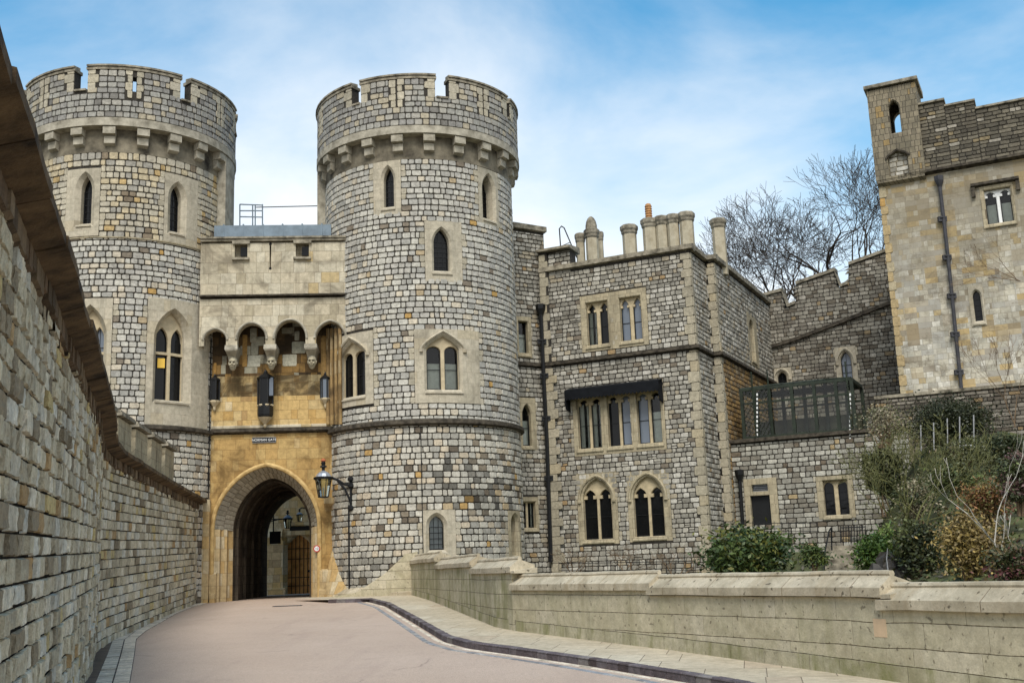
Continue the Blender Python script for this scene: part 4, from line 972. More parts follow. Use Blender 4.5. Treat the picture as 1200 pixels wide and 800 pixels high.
# slender oriels with pointed feet
def oriel(px, y0, y1, wpx, pane, foot):
    u, zt_ = GW.hit(px, y0); zb_ = GW.hit(px, y1)[1]; r = wpx/2*42.5/1300; h = zt_-zb_
    o_ = MB(); c = GW.map(u, zb_, r*.55); lathe(o_, c, [(.02, -foot), (.05, -foot+.05), (.06, -foot*.55), (r*.95, -.04), (r*1.05, 0), (r, .04)], 6)
    o_f = o_.build('oriel', M['frame_w'], gh)
    g = MB(); lathe(g, c, [(r*.9, .03), (r*.9, h*.78)], 6); g.build('glass', M[pane], o_f)
    q = MB()
    for k in range(6):
        a = math.pi/3*k; tube(q, [(c[0]+r*.93*math.cos(a), c[1]+r*.93*math.sin(a), c[2]+.03), (c[0]+r*.93*math.cos(a), c[1]+r*.93*math.sin(a), c[2]+h*.8)], .03, 4)
    lathe(q, c, [(r*1.05, h*.77), (r*1.1, h*.82), (r*.6, h*.90), (r*.25, h*.95), (r*.28, h*.98), (.02, h*1.05)], 6); q.build('cap', M['iron'], o_f)
oriel(381.5, 438, 468, 12, 'skyp', .35); oriel(252.5, 440, 471, 12, 'glass', .35); oriel(312, 436, 476, 19, 'glass', .1)
# central niche body under the middle oriel
mb = MB(); u = GW.hit(311.5, 485)[0]; lathe(mb, GW.map(u, gz_(489), .18), [(.03, -.28), (.08, -.18), (.28, .0), (.30, .08), (.29, .5)], 8); mb.build('niche_base', M['iron'], gh)
mb = MB(); lathe(mb, GW.map(u, gz_(489), .18), [(.02, -.42), (.06, -.36), (.05, -.28), (.12, -.20), (.29, -.02)], 8); mb.build('pendant', M['frame_w'], gh)
mb = MB(); a = GW.hit(316.5, 462); b = GW.hit(316.5, 444); wbox(mb, GW, a[0]-.05, a[0]+.16, a[1]-.1, b[1], .3, .36); mb.build('side_pane', M['skyp'], gh)
# drainpipe in the corner of left tower
mb = MB(); u = GW.hit(245, 500)[0]; tube(mb, [GW.map(u, z, .1) for z in (4.75, 6, 7.2, 7.6, 9, 11.1)], .06, 7)
for z in (5.5, 7.2, 9): box(mb, GW.map(u, z, .1), (.18, .14, .08))
mb.build('drainpipe', M['iron'], gh)
# gate name plaque
def text_mesh(parent, body, size, loc, rz, mat, name='lettering', sp=1.0, rx=math.pi/2):
    c = bpy.data.curves.new(name, 'FONT'); c.body = body; c.size = size; c.align_x = 'CENTER'; c.align_y = 'CENTER'; c.extrude = .003; c.space_character = sp
    o = bpy.data.objects.new(name, c); COL.objects.link(o); dg = bpy.context.evaluated_depsgraph_get(); me = bpy.data.meshes.new_from_object(o.evaluated_get(dg))
    bpy.data.objects.remove(o); me.materials.clear(); me.materials.append(mat)
    me.transform(Matrix.Translation(Vector(loc)-(Vector(parent['_o']) if parent else Vector()))@Matrix.Rotation(rz, 4, 'Z')@Matrix.Rotation(rx, 4, 'X'))
    ob = bpy.data.objects.new(name, me); COL.objects.link(ob); ob.parent = parent; ob['_o'] = tuple(parent['_o']); return ob
mb = MB(); q = pxrect(GW, 295.8, 323.5, 512.2, 518.6); pl = thing('name_plaque', 'small black plaque with pale lettering on the ochre wall above the archway', 'sign', GW.map(q[0], q[2], 0))
wbox(mb, GW, q[0], q[1], q[2], q[3], .0, .035); mb.build('board', M['iron'], pl)
c = GW.map((q[0]+q[1])/2, (q[2]+q[3])/2, .038); text_mesh(pl, 'NORMAN GATE', .125, c, math.radians(5), M['whitep'], sp=1.02)
mb = MB()
for a, b, c_, d in ((q[0], q[1], q[3]-.014, q[3]), (q[0], q[1], q[2], q[2]+.014)): wbox(mb, GW, a, b, c_, d, .03, .045)
mb.build('rim', M['rim'], pl)
# round restriction sign on the right jamb
rs = thing('road_sign', 'small round white sign with a red rim on the right jamb of the archway', 'sign', GW.map(orr+.02, 2.6, .2)); a = GW.hit(371.3, 642.5, .1)
c = Vector(GW.map(a[0], a[1], .10)); nrm = Vector((GW.n.x, GW.n.y, 0))
M['red'] = mat_plain('red_sign_rim', (.45, .03, .03), .5, .1, 3, 0)
mb = MB(); tube(mb, [c-nrm*.1, c+nrm*.03], .125, 20); mb.build('rim', M['red'], rs); mb = MB(); tube(mb, [c+nrm*.025, c+nrm*.036], .09, 20); mb.build('face', M['whitep'], rs)
text_mesh(rs, '10', .13, c+nrm*.04, math.radians(5), M['iron'])
# ---- lanterns
def lantern(mb_i, mb_g, c, r, h):
    """tapered six-sided street lantern; c = bottom centre of the cage"""
    n = 6; rb = r*.62
    for k in range(n):
        a = 2*math.pi*k/n; tube(mb_i, [(c[0]+rb*math.cos(a), c[1]+rb*math.sin(a), c[2]), (c[0]+r*math.cos(a), c[1]+r*math.sin(a), c[2]+h)], r*.06, 4)
    lathe(mb_i, c, [(rb*.3, -h*.06), (rb*1.08, -h*.03), (rb*1.08, .02*h), (rb*.9, .03*h)], n)
    lathe(mb_i, c, [(r*.9, h*.98), (r*1.2, h*.97), (r*1.24, h*1.08), (r*1.0, h*1.12)], 12)
    lathe(mb_g, c, [(rb*.93, .03*h), (r*.93, h*.97)], n)
def cap(mb_c, c, r, h): lathe(mb_c, c, [(r*1.0, h*1.12), (r*.75, h*1.3), (r*.35, h*1.42), (r*.22, h*1.46)], 12)
def finial(mb_i, c, r, h): lathe(mb_i, c, [(r*.18, h*1.45), (r*.2, h*1.62), (r*.45, h*1.66), (r*.42, h*1.72), (r*.22, h*1.75), (r*.26, h*1.86), (r*.30, h*1.9), (r*.12, h*2.0)], 10)
c = Vector(GW.map(*GW.hit(379, 582, 1.05), 1.05)); lt = thing('wall_lantern', 'large black lantern on a scrolled iron bracket fixed to the right round tower', 'lantern', tuple(c))
i_, g_, k_ = MB(), MB(), MB(); lantern(i_, g_, c, .30, .66); finial(i_, c, .30, .66); cap(k_, c, .30, .66)
i_.build('cage', M['iron'], lt); g_.build('glass', M['clear'], lt); k_.build('cap', mat_plain('pale_metal_cap', (.42, .45, .5), .35, .2, 3, 0, metal=.6), lt)
mb = MB(); lathe(mb, (c[0], c[1], c[2]+.66*1.96), [(.06, 0), (.10, .03), (.09, .08), (.03, .12)], 8); mb.build('finial', mat_plain('copper_finial', (.40, .12, .05), .5, .2, 5, 0), lt)
mb = MB(); tube(mb, [c+Vector((0, 0, .05)), c+Vector((0, 0, .35))], .03, 6); mb.build('burner', M['whitep'], lt)
wu, wz = WR.hit(412, 572); e = Vector(WR.map(wu, wz, .02)); mb = MB()
top = c+Vector((0.25, .02, .72)); pts = [top, top.lerp(e, .35)+Vector((0, 0, .04)), top.lerp(e, .7)+Vector((0, 0, .02)), e+Vector((0, 0, .12))]
tube(mb, pts, .05, 6); tube(mb, [top.lerp(e, .35)+Vector((0, 0, -.0)), top.lerp(e, .7)+Vector((0, 0, -.14)), e+Vector((-.08, -.02, -.35)), e+Vector((0, 0, -.62))], .045, 6)
tube(mb, [e+Vector((0, -.02, .35)), e+Vector((0, -.02, -.75))], .055, 6)
for dz in (.34, -.72, .1): lathe(mb, (e.x, e.y-.03, e.z+dz), [(.05, -.1), (.13, -.04), (.13, .04), (.05, .1)], 8)
mb.build('bracket', M['iron'], lt)
mb = MB(); pu = WR.hit(410, 600)[0]; tube(mb, [WR.map(pu, z, .05) for z in (wz-.6, 4, 3, 2, 1.45)]+[WR.map(pu-.12, 1.28, .2)], .035, 6); mb.build('conduit', M['iron'], lt)
# roof rails above the gate
rr = thing('roof_railing', 'grey metal guard rail with a thin stay on the flat roof over the gate', 'railing', GW.map(2.5, zl, -1.5))
mb = MB(); Dd = -1.4; hh = lambda px, py: GW.map(*GW.hit(px, py, Dd), Dd)
for a, b in (((281, 239.5), (308, 240.5)), ((281, 247), (308, 247)), ((281, 254), (308, 254.5))): tube(mb, [hh(*a), hh(*b)], .028, 5)
for px in (281, 296, 299, 307.5): tube(mb, [hh(px, 239.5), hh(px, 264)], .028, 5)
mb.build('rail', M['lead'], rr); mb = MB(); tube(mb, [hh(300, 243), hh(388, 241)], .022, 5); mb.build('stay', M['iron'], rr)

# ================================================================ COURTYARD beyond the archway
CW = Flat((-18, 55.4), (-5, 56.0)); cy_ = thing('courtyard_house', 'sandstone building with an arched plank door, seen through the archway', 'building', (-10, 56, 1.2))
dl, dr = CW.hit(337, 660)[0], CW.hit(364, 660)[0]; dO = Op((dl+dr)/2, (dr-dl)/2+.02, 1.2, CW.hit(350, 640)[1], CW.hit(350, 626)[1]-CW.hit(350, 640)[1], 'tudor')
mb = MB(); M['court'] = mat_ashlar('pale_sandstone_court', .7, .36, [((.66, .52, .30), 3), ((.62, .44, .18), 2), ((.70, .62, .42), 2), ((.45, .34, .2), 1)], .006, (.2, .13, .06), .7, stain=(.25, .18, .1), st=(.5, .8, .6))
panel(mb, CW, 0, CW.len, 1.0, 9.0, [dO], 0, .3, .12, sides=True); mb.build('wall', M['court'], cy_)
mb = MB(); wbox(mb, CW, 0, CW.len, 1.0, 9, -4, -.35); mb.build('rear_wall', M['gate_mid'], cy_)
mb = MB(); fill(mb, CW, dO, -.2)
M['door'] = mat_plain('varnished_oak_planks', (.56, .26, .06), .55, .35, 3, .2, col2=(.62, .32, .10)); do = mb.build('door', M['door'], cy_)
mb = MB()
for i in range(1, 6): x = dO.uc-dO.a+2*dO.a*i/6; wbox(mb, CW, x-.018, x+.018, 1.2, dO.topf()(x), -.2, -.17)
for z in (1.6, 2.0, 2.9, 3.4): wbox(mb, CW, dO.uc-dO.a, dO.uc+dO.a, z-.02, z+.02, -.2, -.165)
mb.build('strap', M['soffit'], do); mb = MB(); lathe(mb, CW.map(dO.uc+dO.a*.8, 2.3, -.12), [(.03, -.06), (.07, 0), (.03, .06)], 8); mb.build('handle', M['iron'], do)
mb = MB(); a = CW.hit(345, 619); wbox(mb, CW, a[0]-.35, a[0]+1.3, a[1]-.32, a[1]-.12, 0, .16); wbox(mb, CW, a[0]-.35, a[0]+1.3, a[1]+.14, a[1]+.5, 0, .12); mb.build('lintel', M['court'], cy_)
mb = MB(); wbox(mb, CW, a[0]-.22, a[0]+1.0, a[1]-.1, a[1]+.1, .0, .07); sg = mb.build('door_sign', M['iron'], cy_); mb = MB()
mb = MB(); rng = random.Random(2)
l_, r_ = CW.hit(315, 650)[0], CW.hit(333.5, 650)[0]; wbox(mb, CW, l_-1.5, r_, 1.0, 3.8, 0, .5); wbox(mb, CW, l_-1.5, r_+.15, 1.0, 1.6, 0, .75, z1b=1.5); wbox(mb, CW, l_-1.5, r_-.1, 3.8, 4.4, 0, .35, z1b=4.0); mb.build('buttress', M['court'], cy_)
def small_lantern(px, py, Y, r, h, label, arm):
    c = atY(px, py, Y); t = thing('bracket_lantern', label, 'lantern', tuple(c), 'lanterns inside the archway'); a, b, k = MB(), MB(), MB(); lantern(a, b, c, r, h); finial(a, c, r, h); cap(k, c, r, h)
    if arm: tube(a, [c+Vector((0, 0, h*1.05)), c+Vector((-.5, 0, h*1.02)), c+Vector(arm)], .035, 5); tube(a, [c+Vector((-.5, 0, h*.98)), c+Vector((arm[0], 0, h*.6))], .025, 5)
    else: tube(a, [c+Vector((0, 0, h*1.9)), c+Vector((0, .6, h*2.3)), c+Vector((0, 1.5, h*2.3))], .03, 5)
    a.build('cage', M['iron'], t); b.build('glass', M['clear'], t); k.build('cap', M['blind'], t)
small_lantern(337, 618.5, 53.2, .21, .42, 'black lantern on a straight iron arm seen inside the archway, left of the other', (-1.15, 0, .44))
small_lantern(351, 610.5, 54.2, .15, .30, 'small black lantern hanging over the arched plank door inside the archway', None)
hs_ = thing('hanging_board', 'square black notice board hanging from a post inside the archway', 'sign', tuple(atY(323, 640, 52.6))); mb = MB(); a, b = atY(316, 637, 52.6), atY(329, 622, 52.6)
box(mb, ((a.x+b.x)/2, 52.6, (a.z+b.z)/2), (b.x-a.x, .06, b.z-a.z)); mb.build('board', M['iron'], hs_); mb = MB(); p = atY(320.5, 600, 52.65); tube(mb, [p+Vector((0, 0, 1.2)), (p.x, 52.65, b.z-.02)], .035, 5)
mb.build('post', M['iron'], hs_)

# iron drain slot in the road before the arch
c = ground(337, 709.5, .006); dc = thing('drain_cover', 'small dark iron drain slot in the pink road just before the archway', 'drain', tuple(c)); mb = MB()
box(mb, (c.x, c.y, c.z), (.95, .28, .02), .05); mb.build('frame', M['iron'], dc)
for i in range(8): mb = MB(); box(mb, (c.x-.40+i*.114, c.y, c.z+.013), (.035, .22, .012), .05); mb.build('grate_bar', M['rim'], dc)
# ================================================================ TALL NEAR WALL on the left
def wall_line(): 
    zc = EZ+3.0; pts = []
    for px, py in [(0, 5), (55, 190), (107, 400), (127, 460)]:
        d = ray(px, py); q = E+d*(3.0/d.z); pts.append((q.x, q.y))
    return pts
CL = [(-1.0, .2), (-2.62, 5.33), (-4.05, 10), (-5.55, 14.8), (-6.75, 18.6), (-7.9, 21.9), (-8.35, 23.2), (-8.8, 25.0), (-9.42, 28.5), (-10.6, 35.5), (-11.68, 42.4)]
CP = Path(CL, left=True)
# the coping's outer edge follows CL; wall face sits .50 m behind it (to the left)
OFF = .30
cw = thing('boundary_wall', 'tall rough stone wall with brown projecting coping running up the left side of the road', 'wall', (-8.6, 22, .5))
s_test = CP.map(5, 0, 1)
SG = 1 if s_test[0] > CP.map(5, 0, 0)[0] else -1     # d>0 must face the road
class Face:
    step = .8; len = CP.len
    @staticmethod
    def map(u, z, d=0): return CP.map(u, z, SG*(d-OFF))
Face.L = CP.L
mb = MB(); ukink = CP.L[6]; slope = .0
zt = EZ+3.0-.42
gs = lambda u: gz(CP.map(u, 0, 0)[1])
core(mb, Face, 0, CP.len, -.6, zt+.1, [], m=1)
# courses rise with the road: lay in strips so rows slope gently
us_ = [0, CP.L[6], CP.len]
dy = (CL[6][1]-CL[0][1])/(CP.L[6]); sl1 = GS*dy*1.0
rngn = random.Random(77)
facing(mb, Face, 0, CP.L[6], gz(CL[0][1])-.05, zt, .43, .205, P_N, 41, gap=.020, lift=.036, nx=6, nz=3, jit=.008, wv=.5, gu=.05, slope=sl1, top=lambda u: 99)
z0f = gz(CL[0][1])-.05+sl1*CP.L[6]
sl2 = GS*.96

facing(mb, Face, CP.L[6]+.01, CP.len, z0f-sl2*CP.L[6], zt, .46, .208, P_N, 42, gap=.020, lift=.034, nx=4, nz=2, jit=.008, wv=.5, gu=.05, slope=sl2, top=lambda u: 99)
# trim stones that climbed past the coping
keep = [i for i, f in enumerate(mb.f) if max(mb.v[k][2] for k in f) < zt+.05]
mb.f = [mb.f[i] for i in keep]; mb.m = [mb.m[i] for i in keep]
mb.build('wall', [M['blk_near'], M['mortar_near']], cw)
# rough corbelled course under the coping
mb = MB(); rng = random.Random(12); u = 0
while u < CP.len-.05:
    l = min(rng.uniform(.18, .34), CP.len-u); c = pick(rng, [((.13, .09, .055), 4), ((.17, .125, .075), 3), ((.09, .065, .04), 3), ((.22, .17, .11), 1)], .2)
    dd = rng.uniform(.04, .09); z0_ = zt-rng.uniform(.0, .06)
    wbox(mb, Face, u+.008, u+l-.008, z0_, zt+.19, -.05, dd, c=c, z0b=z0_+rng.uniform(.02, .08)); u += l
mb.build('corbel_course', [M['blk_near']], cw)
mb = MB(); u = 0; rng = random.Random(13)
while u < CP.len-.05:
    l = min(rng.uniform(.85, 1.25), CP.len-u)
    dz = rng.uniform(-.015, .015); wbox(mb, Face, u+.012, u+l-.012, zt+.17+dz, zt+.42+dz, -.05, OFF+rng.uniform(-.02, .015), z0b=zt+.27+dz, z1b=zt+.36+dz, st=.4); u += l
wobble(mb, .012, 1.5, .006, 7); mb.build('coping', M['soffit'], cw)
mb = MB(); wbox(mb, Face, 0, CP.len, zt+.36, zt+.62, -.5, OFF-.12, z1b=zt+.44); mb.build('coping_ridge', M['coping'], cw)
mb = MB(); wbox(mb, Face, 0, CP.len, -.6, zt+.4, -1.4, -.06); mb.build('wall_back', M['mortar'], cw)
# small battlement behind the wall, against the left tower
bp = [(-10.05, 26.5), (-10.7, 31), (-11.55, 37.3), (-11.75, 38.4)]; BP = Path(bp); SB = 1 if BP.map(2, 0, 1)[0] > BP.map(2, 0, 0)[0] else -1
class BF:
    step = .8
    @staticmethod
    def map(u, z, d=0): return BP.map(u, z, SB*d)
bt = thing('battlement_wall', 'short grey battlemented wall with slits rising behind the left wall beside the round tower', 'wall', (-11, 33, 4.4))
mb = MB(); zb_, zt_ = 4.3, 6.28; u = 0; k = 0
wbox(mb, BF, 0, BP.len, zb_, 5.25, -.5, 0)
while u < BP.len-.3:
    a, b = u, min(u+1.75, BP.len); m_ = (a+b)/2
    wbox(mb, BF, a, m_-.06, 5.25, zt_, -.5, 0); wbox(mb, BF, m_+.06, b, 5.25, zt_, -.5, 0); wbox(mb, BF, a, b, zt_-.25, zt_, -.5, -.001); u += 2.35
mb.build('wall', M['dress_house'], bt)
mb = MB(); u = 0
while u < BP.len-.3:
    a, b = u-.06, min(u+1.81, BP.len+.06); wbox(mb, BF, a, b, zt_, zt_+.13, -.58, .10, z0b=zt_+.05); wbox(mb, BF, a, b, zt_+.12, zt_+.36, -.35, .07, z1b=zt_+.18)
    if u+2.35 < BP.len: wbox(mb, BF, b, u+2.35-.06, 5.25, 5.36, -.56, .08, z1b=5.3)
    u += 2.35
mb.build('coping', M['coping'], bt)

# ================================================================ LOW PARAPET on the right
PPa = Path([(p.x, p.y) for p in PP]); SP = 1 if PPa.map(3, 0, 1)[0] < PPa.map(3, 0, 0)[0] else -1
class PF:
    step = .6
    @staticmethod
    def map(u, z, d=0): return PPa.map(u, z, SP*(d))
pw = thing('parapet_wall', 'low pale ashlar parapet with stepped chamfered coping along the right side of the road', 'wall', (0, 18, .6))
def upx(px, py):   # arc position where the wall passes a photo bearing
    best = None
    for i in range(0, 2000):
        u = PPa.len*i/1999; p = PF.map(u, 0, -.15)
        v = Vector((p[0], p[1], 1.5))-E; w_ = v.dot(F); x = 600+f_*v.dot(R)/w_
        if best is None or abs(x-px) < best[0]: best = (abs(x-px), u)
    return best[1]
def ztop_at(px, py):
    u = upx(px, py); p = PF.map(u, 0, -.15); d = ray(px, py); return u, EZ+d.z*(p[1]/d.y)
segs_px = [((484, 648), (516, 646.5)), ((518, 652), (560, 649)), ((561, 657), (606, 650)), ((612, 672), (770, 667.5)), ((772, 672), (1040, 668)), ((1046, 681), (1200, 681))]
segs = []
for a, b in segs_px:
    ua, za = ztop_at(*a); ub, zb_ = ztop_at(*b); segs.append([ua, ub, (za+zb_)/2, za, zb_])
print('parapet segs', [[round(x, 2) for x in s] for s in segs], round(PPa.len, 2))
for i in range(len(segs)-1): mid = (segs[i][1]+segs[i+1][0])/2; segs[i][1] = mid; segs[i+1][0] = mid
segs[0][0] = 0; segs[-1][1] = PPa.len
body, cop, pli = MB(), MB(), MB()
for i, s in enumerate(segs):
    ua, ub, zc = s[0], s[1], s[2]; ca = .27
    p0_, p1_ = PF.map(ua, 0, 0), PF.map(ub, 0, 0)
    wbox(body if i > 2 else pli, PF, ua+.001, ub-.001, gz(p1_[1])-.3, zc-ca-.06, -.48, 0)
    # coping: vertical lip, chamfer to the crest roll
    e = .05
    wbox(cop, PF, ua-e, ub+(e if i < 5 else 0), zc-ca-.07, zc-ca+.05, -.50, .058, z0b=zc-ca-.055)
    wbox(cop, PF, ua-e, ub+e, zc-ca+.045, zc-.055, -.15, .055, z1b=zc-ca+.06)
    wbox(cop, PF, ua-e, ub+e, zc-ca+.045, zc-ca+.10, -.50, -.149, z0b=zc-ca+.045, z1b=zc-.056)
    # crest roll with hipped ends
    n = 6; us = frange(ua-e+.0, ub+e-.0, .6)
    tube(cop, [PF.map(u_, zc-.045, -.17) for u_ in us], .045, 8)
    if i < 5:   # falling end of the coping
        wbox(cop, PF, ub+e-.001, ub+e+.16, zc-ca-.07, zc-ca+.04, -.48, .05, z1b=zc-ca-.02)
[wobble(x, .012, 1.3, .006, 6) for x in (body, pli, cop)]; pwb = body.build('wall', M['parapet'], pw); pli.build('mossy_wall', M['parapet_moss'], pw); cop.build('coping', M['parcope'], pw)
mb = MB(); us = frange(0, PPa.len, .7); vs = []; uv = []
for u_ in us:
    for d, h in ((.002, .31), (.006, .305), (.010, .08)):
        p = PF.map(u_, 0, d); vs.append((p[0], p[1], gz(p[1])+h)); uv.append((u_, h))
mb.add(vs, [(i*3+j, i*3+j+1, i*3+j+4, i*3+j+3) for i in range(len(us)-1) for j in range(2)], 0, None, uv); mb.build('plinth', M['parapet_moss'], pw)
u_, z_ = upx(1039, 735), atY(1039, 735, PF.map(upx(1039, 735), 0, 0)[1]).z
mb = MB(); wbox(mb, PF, u_-.115, u_+.105, z_-.11, z_+.11, -.1, .006); mb.build('patch_stone', M['patch'], pw)
# skirt wedge where the parapet meets the tower foot
a = PF.map(0, 0, 0); mb = MB()
prof = [(-3.1, .0), (-1.9, .18), (-.9, .8), (-.15, 1.45), (.25, 1.5), (.25, 0)]
base = gz(a[1])+.08; q = [(a[0]+x, a[1]-.12+abs(x)*.10, base+z) for x, z in prof]; q2 = [(x, y+.9, z) for x, y, z in q]; n_ = len(q)
mb.add(q+q2, [tuple(range(n_-1, -1, -1)), tuple(range(n_, 2*n_))]+[(i, (i+1) % n_, n_+(i+1) % n_, n_+i) for i in range(n_)], 0, None, [(p[0], p[2]) for p in q+q2])
mb.build('end_skirt', M['parapet'], pw)
mb = MB(); W_ = Cyl(RTc[0], RTc[1], RTr); wbox(mb, W_, -3.5, 1.4, 1.1, 1.62, -.05, .30, z1b=1.36); mb.build('footing', M['parcope'], tR)

# ================================================================ HOUSE right of the tower
dA = Vector((math.cos(math.radians(26)), -math.sin(math.radians(26)))); dB = Vector((math.sin(math.radians(26)), math.cos(math.radians(26))))
q = atY(647, 600, 46.0); H0 = Vector((q.x, q.y))
def cross(P0, dr, px, py):
    r = ray(px, py); a = r.x/r.y; t = (a*P0.y-P0.x)/(dr.x-a*dr.y); return P0+dr*t
H1 = cross(H0, dA, 829.5, 600)
H2 = H1+dB*2.1; H3 = cross(H2, dA, 858, 600); H4 = cross(H3, dB, 903.5, 400)
FH, FR, F2, FS = Flat(H0, H1), Flat(H1, H2), Flat(H2, H3), Flat(H3, H4)
print('house', H0, H1, H2, H3, H4, FH.len, FR.len, F2.len, FS.len)
ho = thing('stone_house', 'three-storey rubble stone house with tall chimneys to the right of the round tower', 'house', (H1.x-2, H1.y+3, 1.1))
zcor = (FH.hit(666, 312.7)[1]+FH.hit(809, 289)[1])/2; zst = (FH.hit(646.4, 425.6)[1]+FH.hit(819.7, 407.2)[1])/2
print('cornice z', FH.hit(666, 312.7)[1], FH.hit(809, 289)[1], 'string', FH.hit(646.4, 425.6)[1], FH.hit(819.7, 407.2)[1])
def W2(l, r, bot, top, **k): o = pxop(FH, l, r, bot, top+.01, top, 'flat'); return o
hw = []
oA = pxop(FH, 687.5, 712.5, 403.5, 354, 354, 'flat'); oB = pxop(FH, 726.5, 751.5, 398.5, 347.5, 347.5, 'flat')
sA = pxrect(FH, 681, 719.5, 345, 411); sB = pxrect(FH, 719.5, 759, 339, 406)
zT = max(sA[3], sB[3]); zB = min(sA[2], sB[2]); s0 = (oA.s0+oB.s0)/2; s1 = (oA.s1+oB.s1)/2
for o in (oA, oB): o.s0, o.s1 = s0, s1
hw.append(dict(o=oA, sur=(sA[0], sA[1], zB, zT), lights=2, subhead=.42, bars=(0, 1), cusps=False, panes=['drape', None]))
hw.append(dict(o=oB, sur=(sA[1]+.001, sB[1], zB, zT), lights=2, subhead=.42, bars=(0, 1), panes=['sky', 'sky']))
m_ops = [pxop(FH, 677, 704, 525, 466, 466, 'flat'), pxop(FH, 712, 739, 522, 462, 462, 'flat'), pxop(FH, 746.5, 774.5, 519, 458, 458, 'flat')]
s0 = sum(o.s0 for o in m_ops)/3; s1 = sum(o.s1 for o in m_ops)/3
for o in m_ops: o.s0, o.s1 = s0, s1
ms = [pxrect(FH, 672, 708, 455, 532)[0]]+[(m_ops[0].uc+m_ops[0].a+m_ops[1].uc-m_ops[1].a)/2, (m_ops[1].uc+m_ops[1].a+m_ops[2].uc-m_ops[2].a)/2]+[pxrect(FH, 745, 779.5, 455, 530)[1]]
for i, o in enumerate(m_ops): hw.append(dict(o=o, sur=(ms[i]+.001, ms[i+1], s0-.3, s1+.2), lights=2, subhead=.28, bars=(0, 1), panes=[['drape', 'drape'], [None, 'sky'], ['sky', 'curtain']][i]))
for l, r, b_, sp, ap, sl, sr, st_ in ((684, 717, 631.5, 585, 561, 677, 724, 553), (743, 778, 628, 583, 558, 736, 786, 551)):
    o = pxop(FH, l, r, b_, sp, ap, 'pointed'); q = pxrect(FH, sl, sr, st_, b_+6); hw.append(dict(o=o, sur=q, lights=2, subhead=.42, bars=(0, 1), panes=[None, None], hood=True, arch=True))
for k in hw:
    ar = k.pop('arch', False)
    k.update(sm='dress_house', mm='mull_h', mw=.15 if k['sur'][3] > 11 else .11, depth=.28, ch=.035, cusps=True, tooth=.12 if k['sur'][3] < 8 else .14)
    if ar:
        k['df'] = .012; g_ = k['o'].grow(.22)
        def fn(zc, g=g_, su=k['sur']):
            if zc < g.s1: return (su[0], su[1])
            if zc > g.s1+g.rise: return None
            xs = [u for u in frange(g.uc-g.a, g.uc+g.a, .03) if g.topf()(u) >= zc]; return (min(xs), max(xs)) if xs else None
        k['fn'] = fn
ops = [k['o'].grow(.035).bbox() for k in hw]; holes = [k['sur']+(k['tooth'],)+((k['fn'],) if 'fn' in k else ()) for k in hw]
mb = MB(); core(mb, FH, 0, FH.len, .6, zcor-.05, ops); QH = .42
for z0_, z1_, sd in ((1.1, zst-.12, 51), (zst+.1, zcor-.22, 52)):
    facing(mb, FH, .0, FH.len, z0_, z1_, .265, .19, P_H, sd, holes, lift=.02, split=.06, q=(.0, .42))
    quoins(mb, FH, FH.len, -1, .42, z0_, z1_, sd, .38, P_Q)
    core(mb, FR, 0, FR.len, .6, zcor-.05); facing(mb, FR, 0, FR.len, z0_, z1_, .265, .19, P_H, sd+5, q=(.3, 0)); quoins(mb, FR, 0, 1, .3, z0_, z1_, sd, .38, P_Q)
    core(mb, F2, 0, F2.len, .6, zcor-.05); facing(mb, F2, 0, F2.len, z0_, z1_, .265, .19, P_H, sd+9, q=(0, .40)); quoins(mb, F2, F2.len, -1, .4, z0_, z1_, sd+3, .38, P_Q)
# side face with narrow lancet
so_ = pxop(FS, 879.5, 884, 421, 385, 377, 'pointed'); ss = pxrect(FS, 877, 887, 370, 428)
core(mb, FS, 0, FS.len+3, .6, zcor-.05, [so_.grow(.05).bbox()])
facing(mb, FS, 0, FS.len+2.5, zst+.1, zcor-.22, .265, .19, P_H, 63, [ss+(.12,)], q=(.35, 0)); quoins(mb, FS, 0, 1, .35, zst+.1, zcor-.22, 5, .38, P_Q)
facing(mb, FS, 0, FS.len+2.5, 1.1, zst-.12, .265, .19, [((.34, .22, .09), 4), ((.26, .17, .08), 3), ((.20, .15, .09), 3), ((.36, .28, .17), 1)], 64, q=(.35, 0)); quoins(mb, FS, 0, 1, .35, 1.1, zst-.12, 5, .38, P_Q)
mb.build('wall', [M['blk_house'], M['mortar'], M['dress_house']], ho)
for k in hw:
    k = dict(k); k.pop('tooth'); k.pop('fn', None); o = k.pop('o'); s = k.pop('sur'); window(FH, ho, o, s, **k)
window(FS, ho, so_, ss, ch=.05, bars=(0, 3), sm='dress_house')
for z, h, d, mm, nm in ((zst, .22, .15, 'string', 'string_course'), (zcor, .34, .16, 'coping', 'cornice')):
    mb = MB(); e = d*.98
    for W_, a, b in ((FH, -.1, FH.len+e), (FR, -e*0, FR.len), (F2, 0, F2.len+e), (FS, -.001, FS.len+3)):
        z_a, z_b = (z-h*.5, z+h*.5); wbox(mb, W_, a, b, z_a, z_b, -.2, d+(.002 if W_ in (FR, FS) else 0), z0b=z_a+h*.25, z1b=z_b-h*.2)
    mb.build(nm, M[mm], ho)
# roof slab and body
mb = MB(); pl = [H0+dB*.3-dA*0, H1-dA*.25+dB*.25, H2-dA*.25+dB*.25, H3-dA*.25+dB*.2, H4-dA*.25+dB*3, H4-dA*6+dB*3, H0+dB*5]; prism(mb, [(p.x, p.y) for p in pl], zcor-.5, zcor+.06); mb.build('roof', M['lead'], ho)
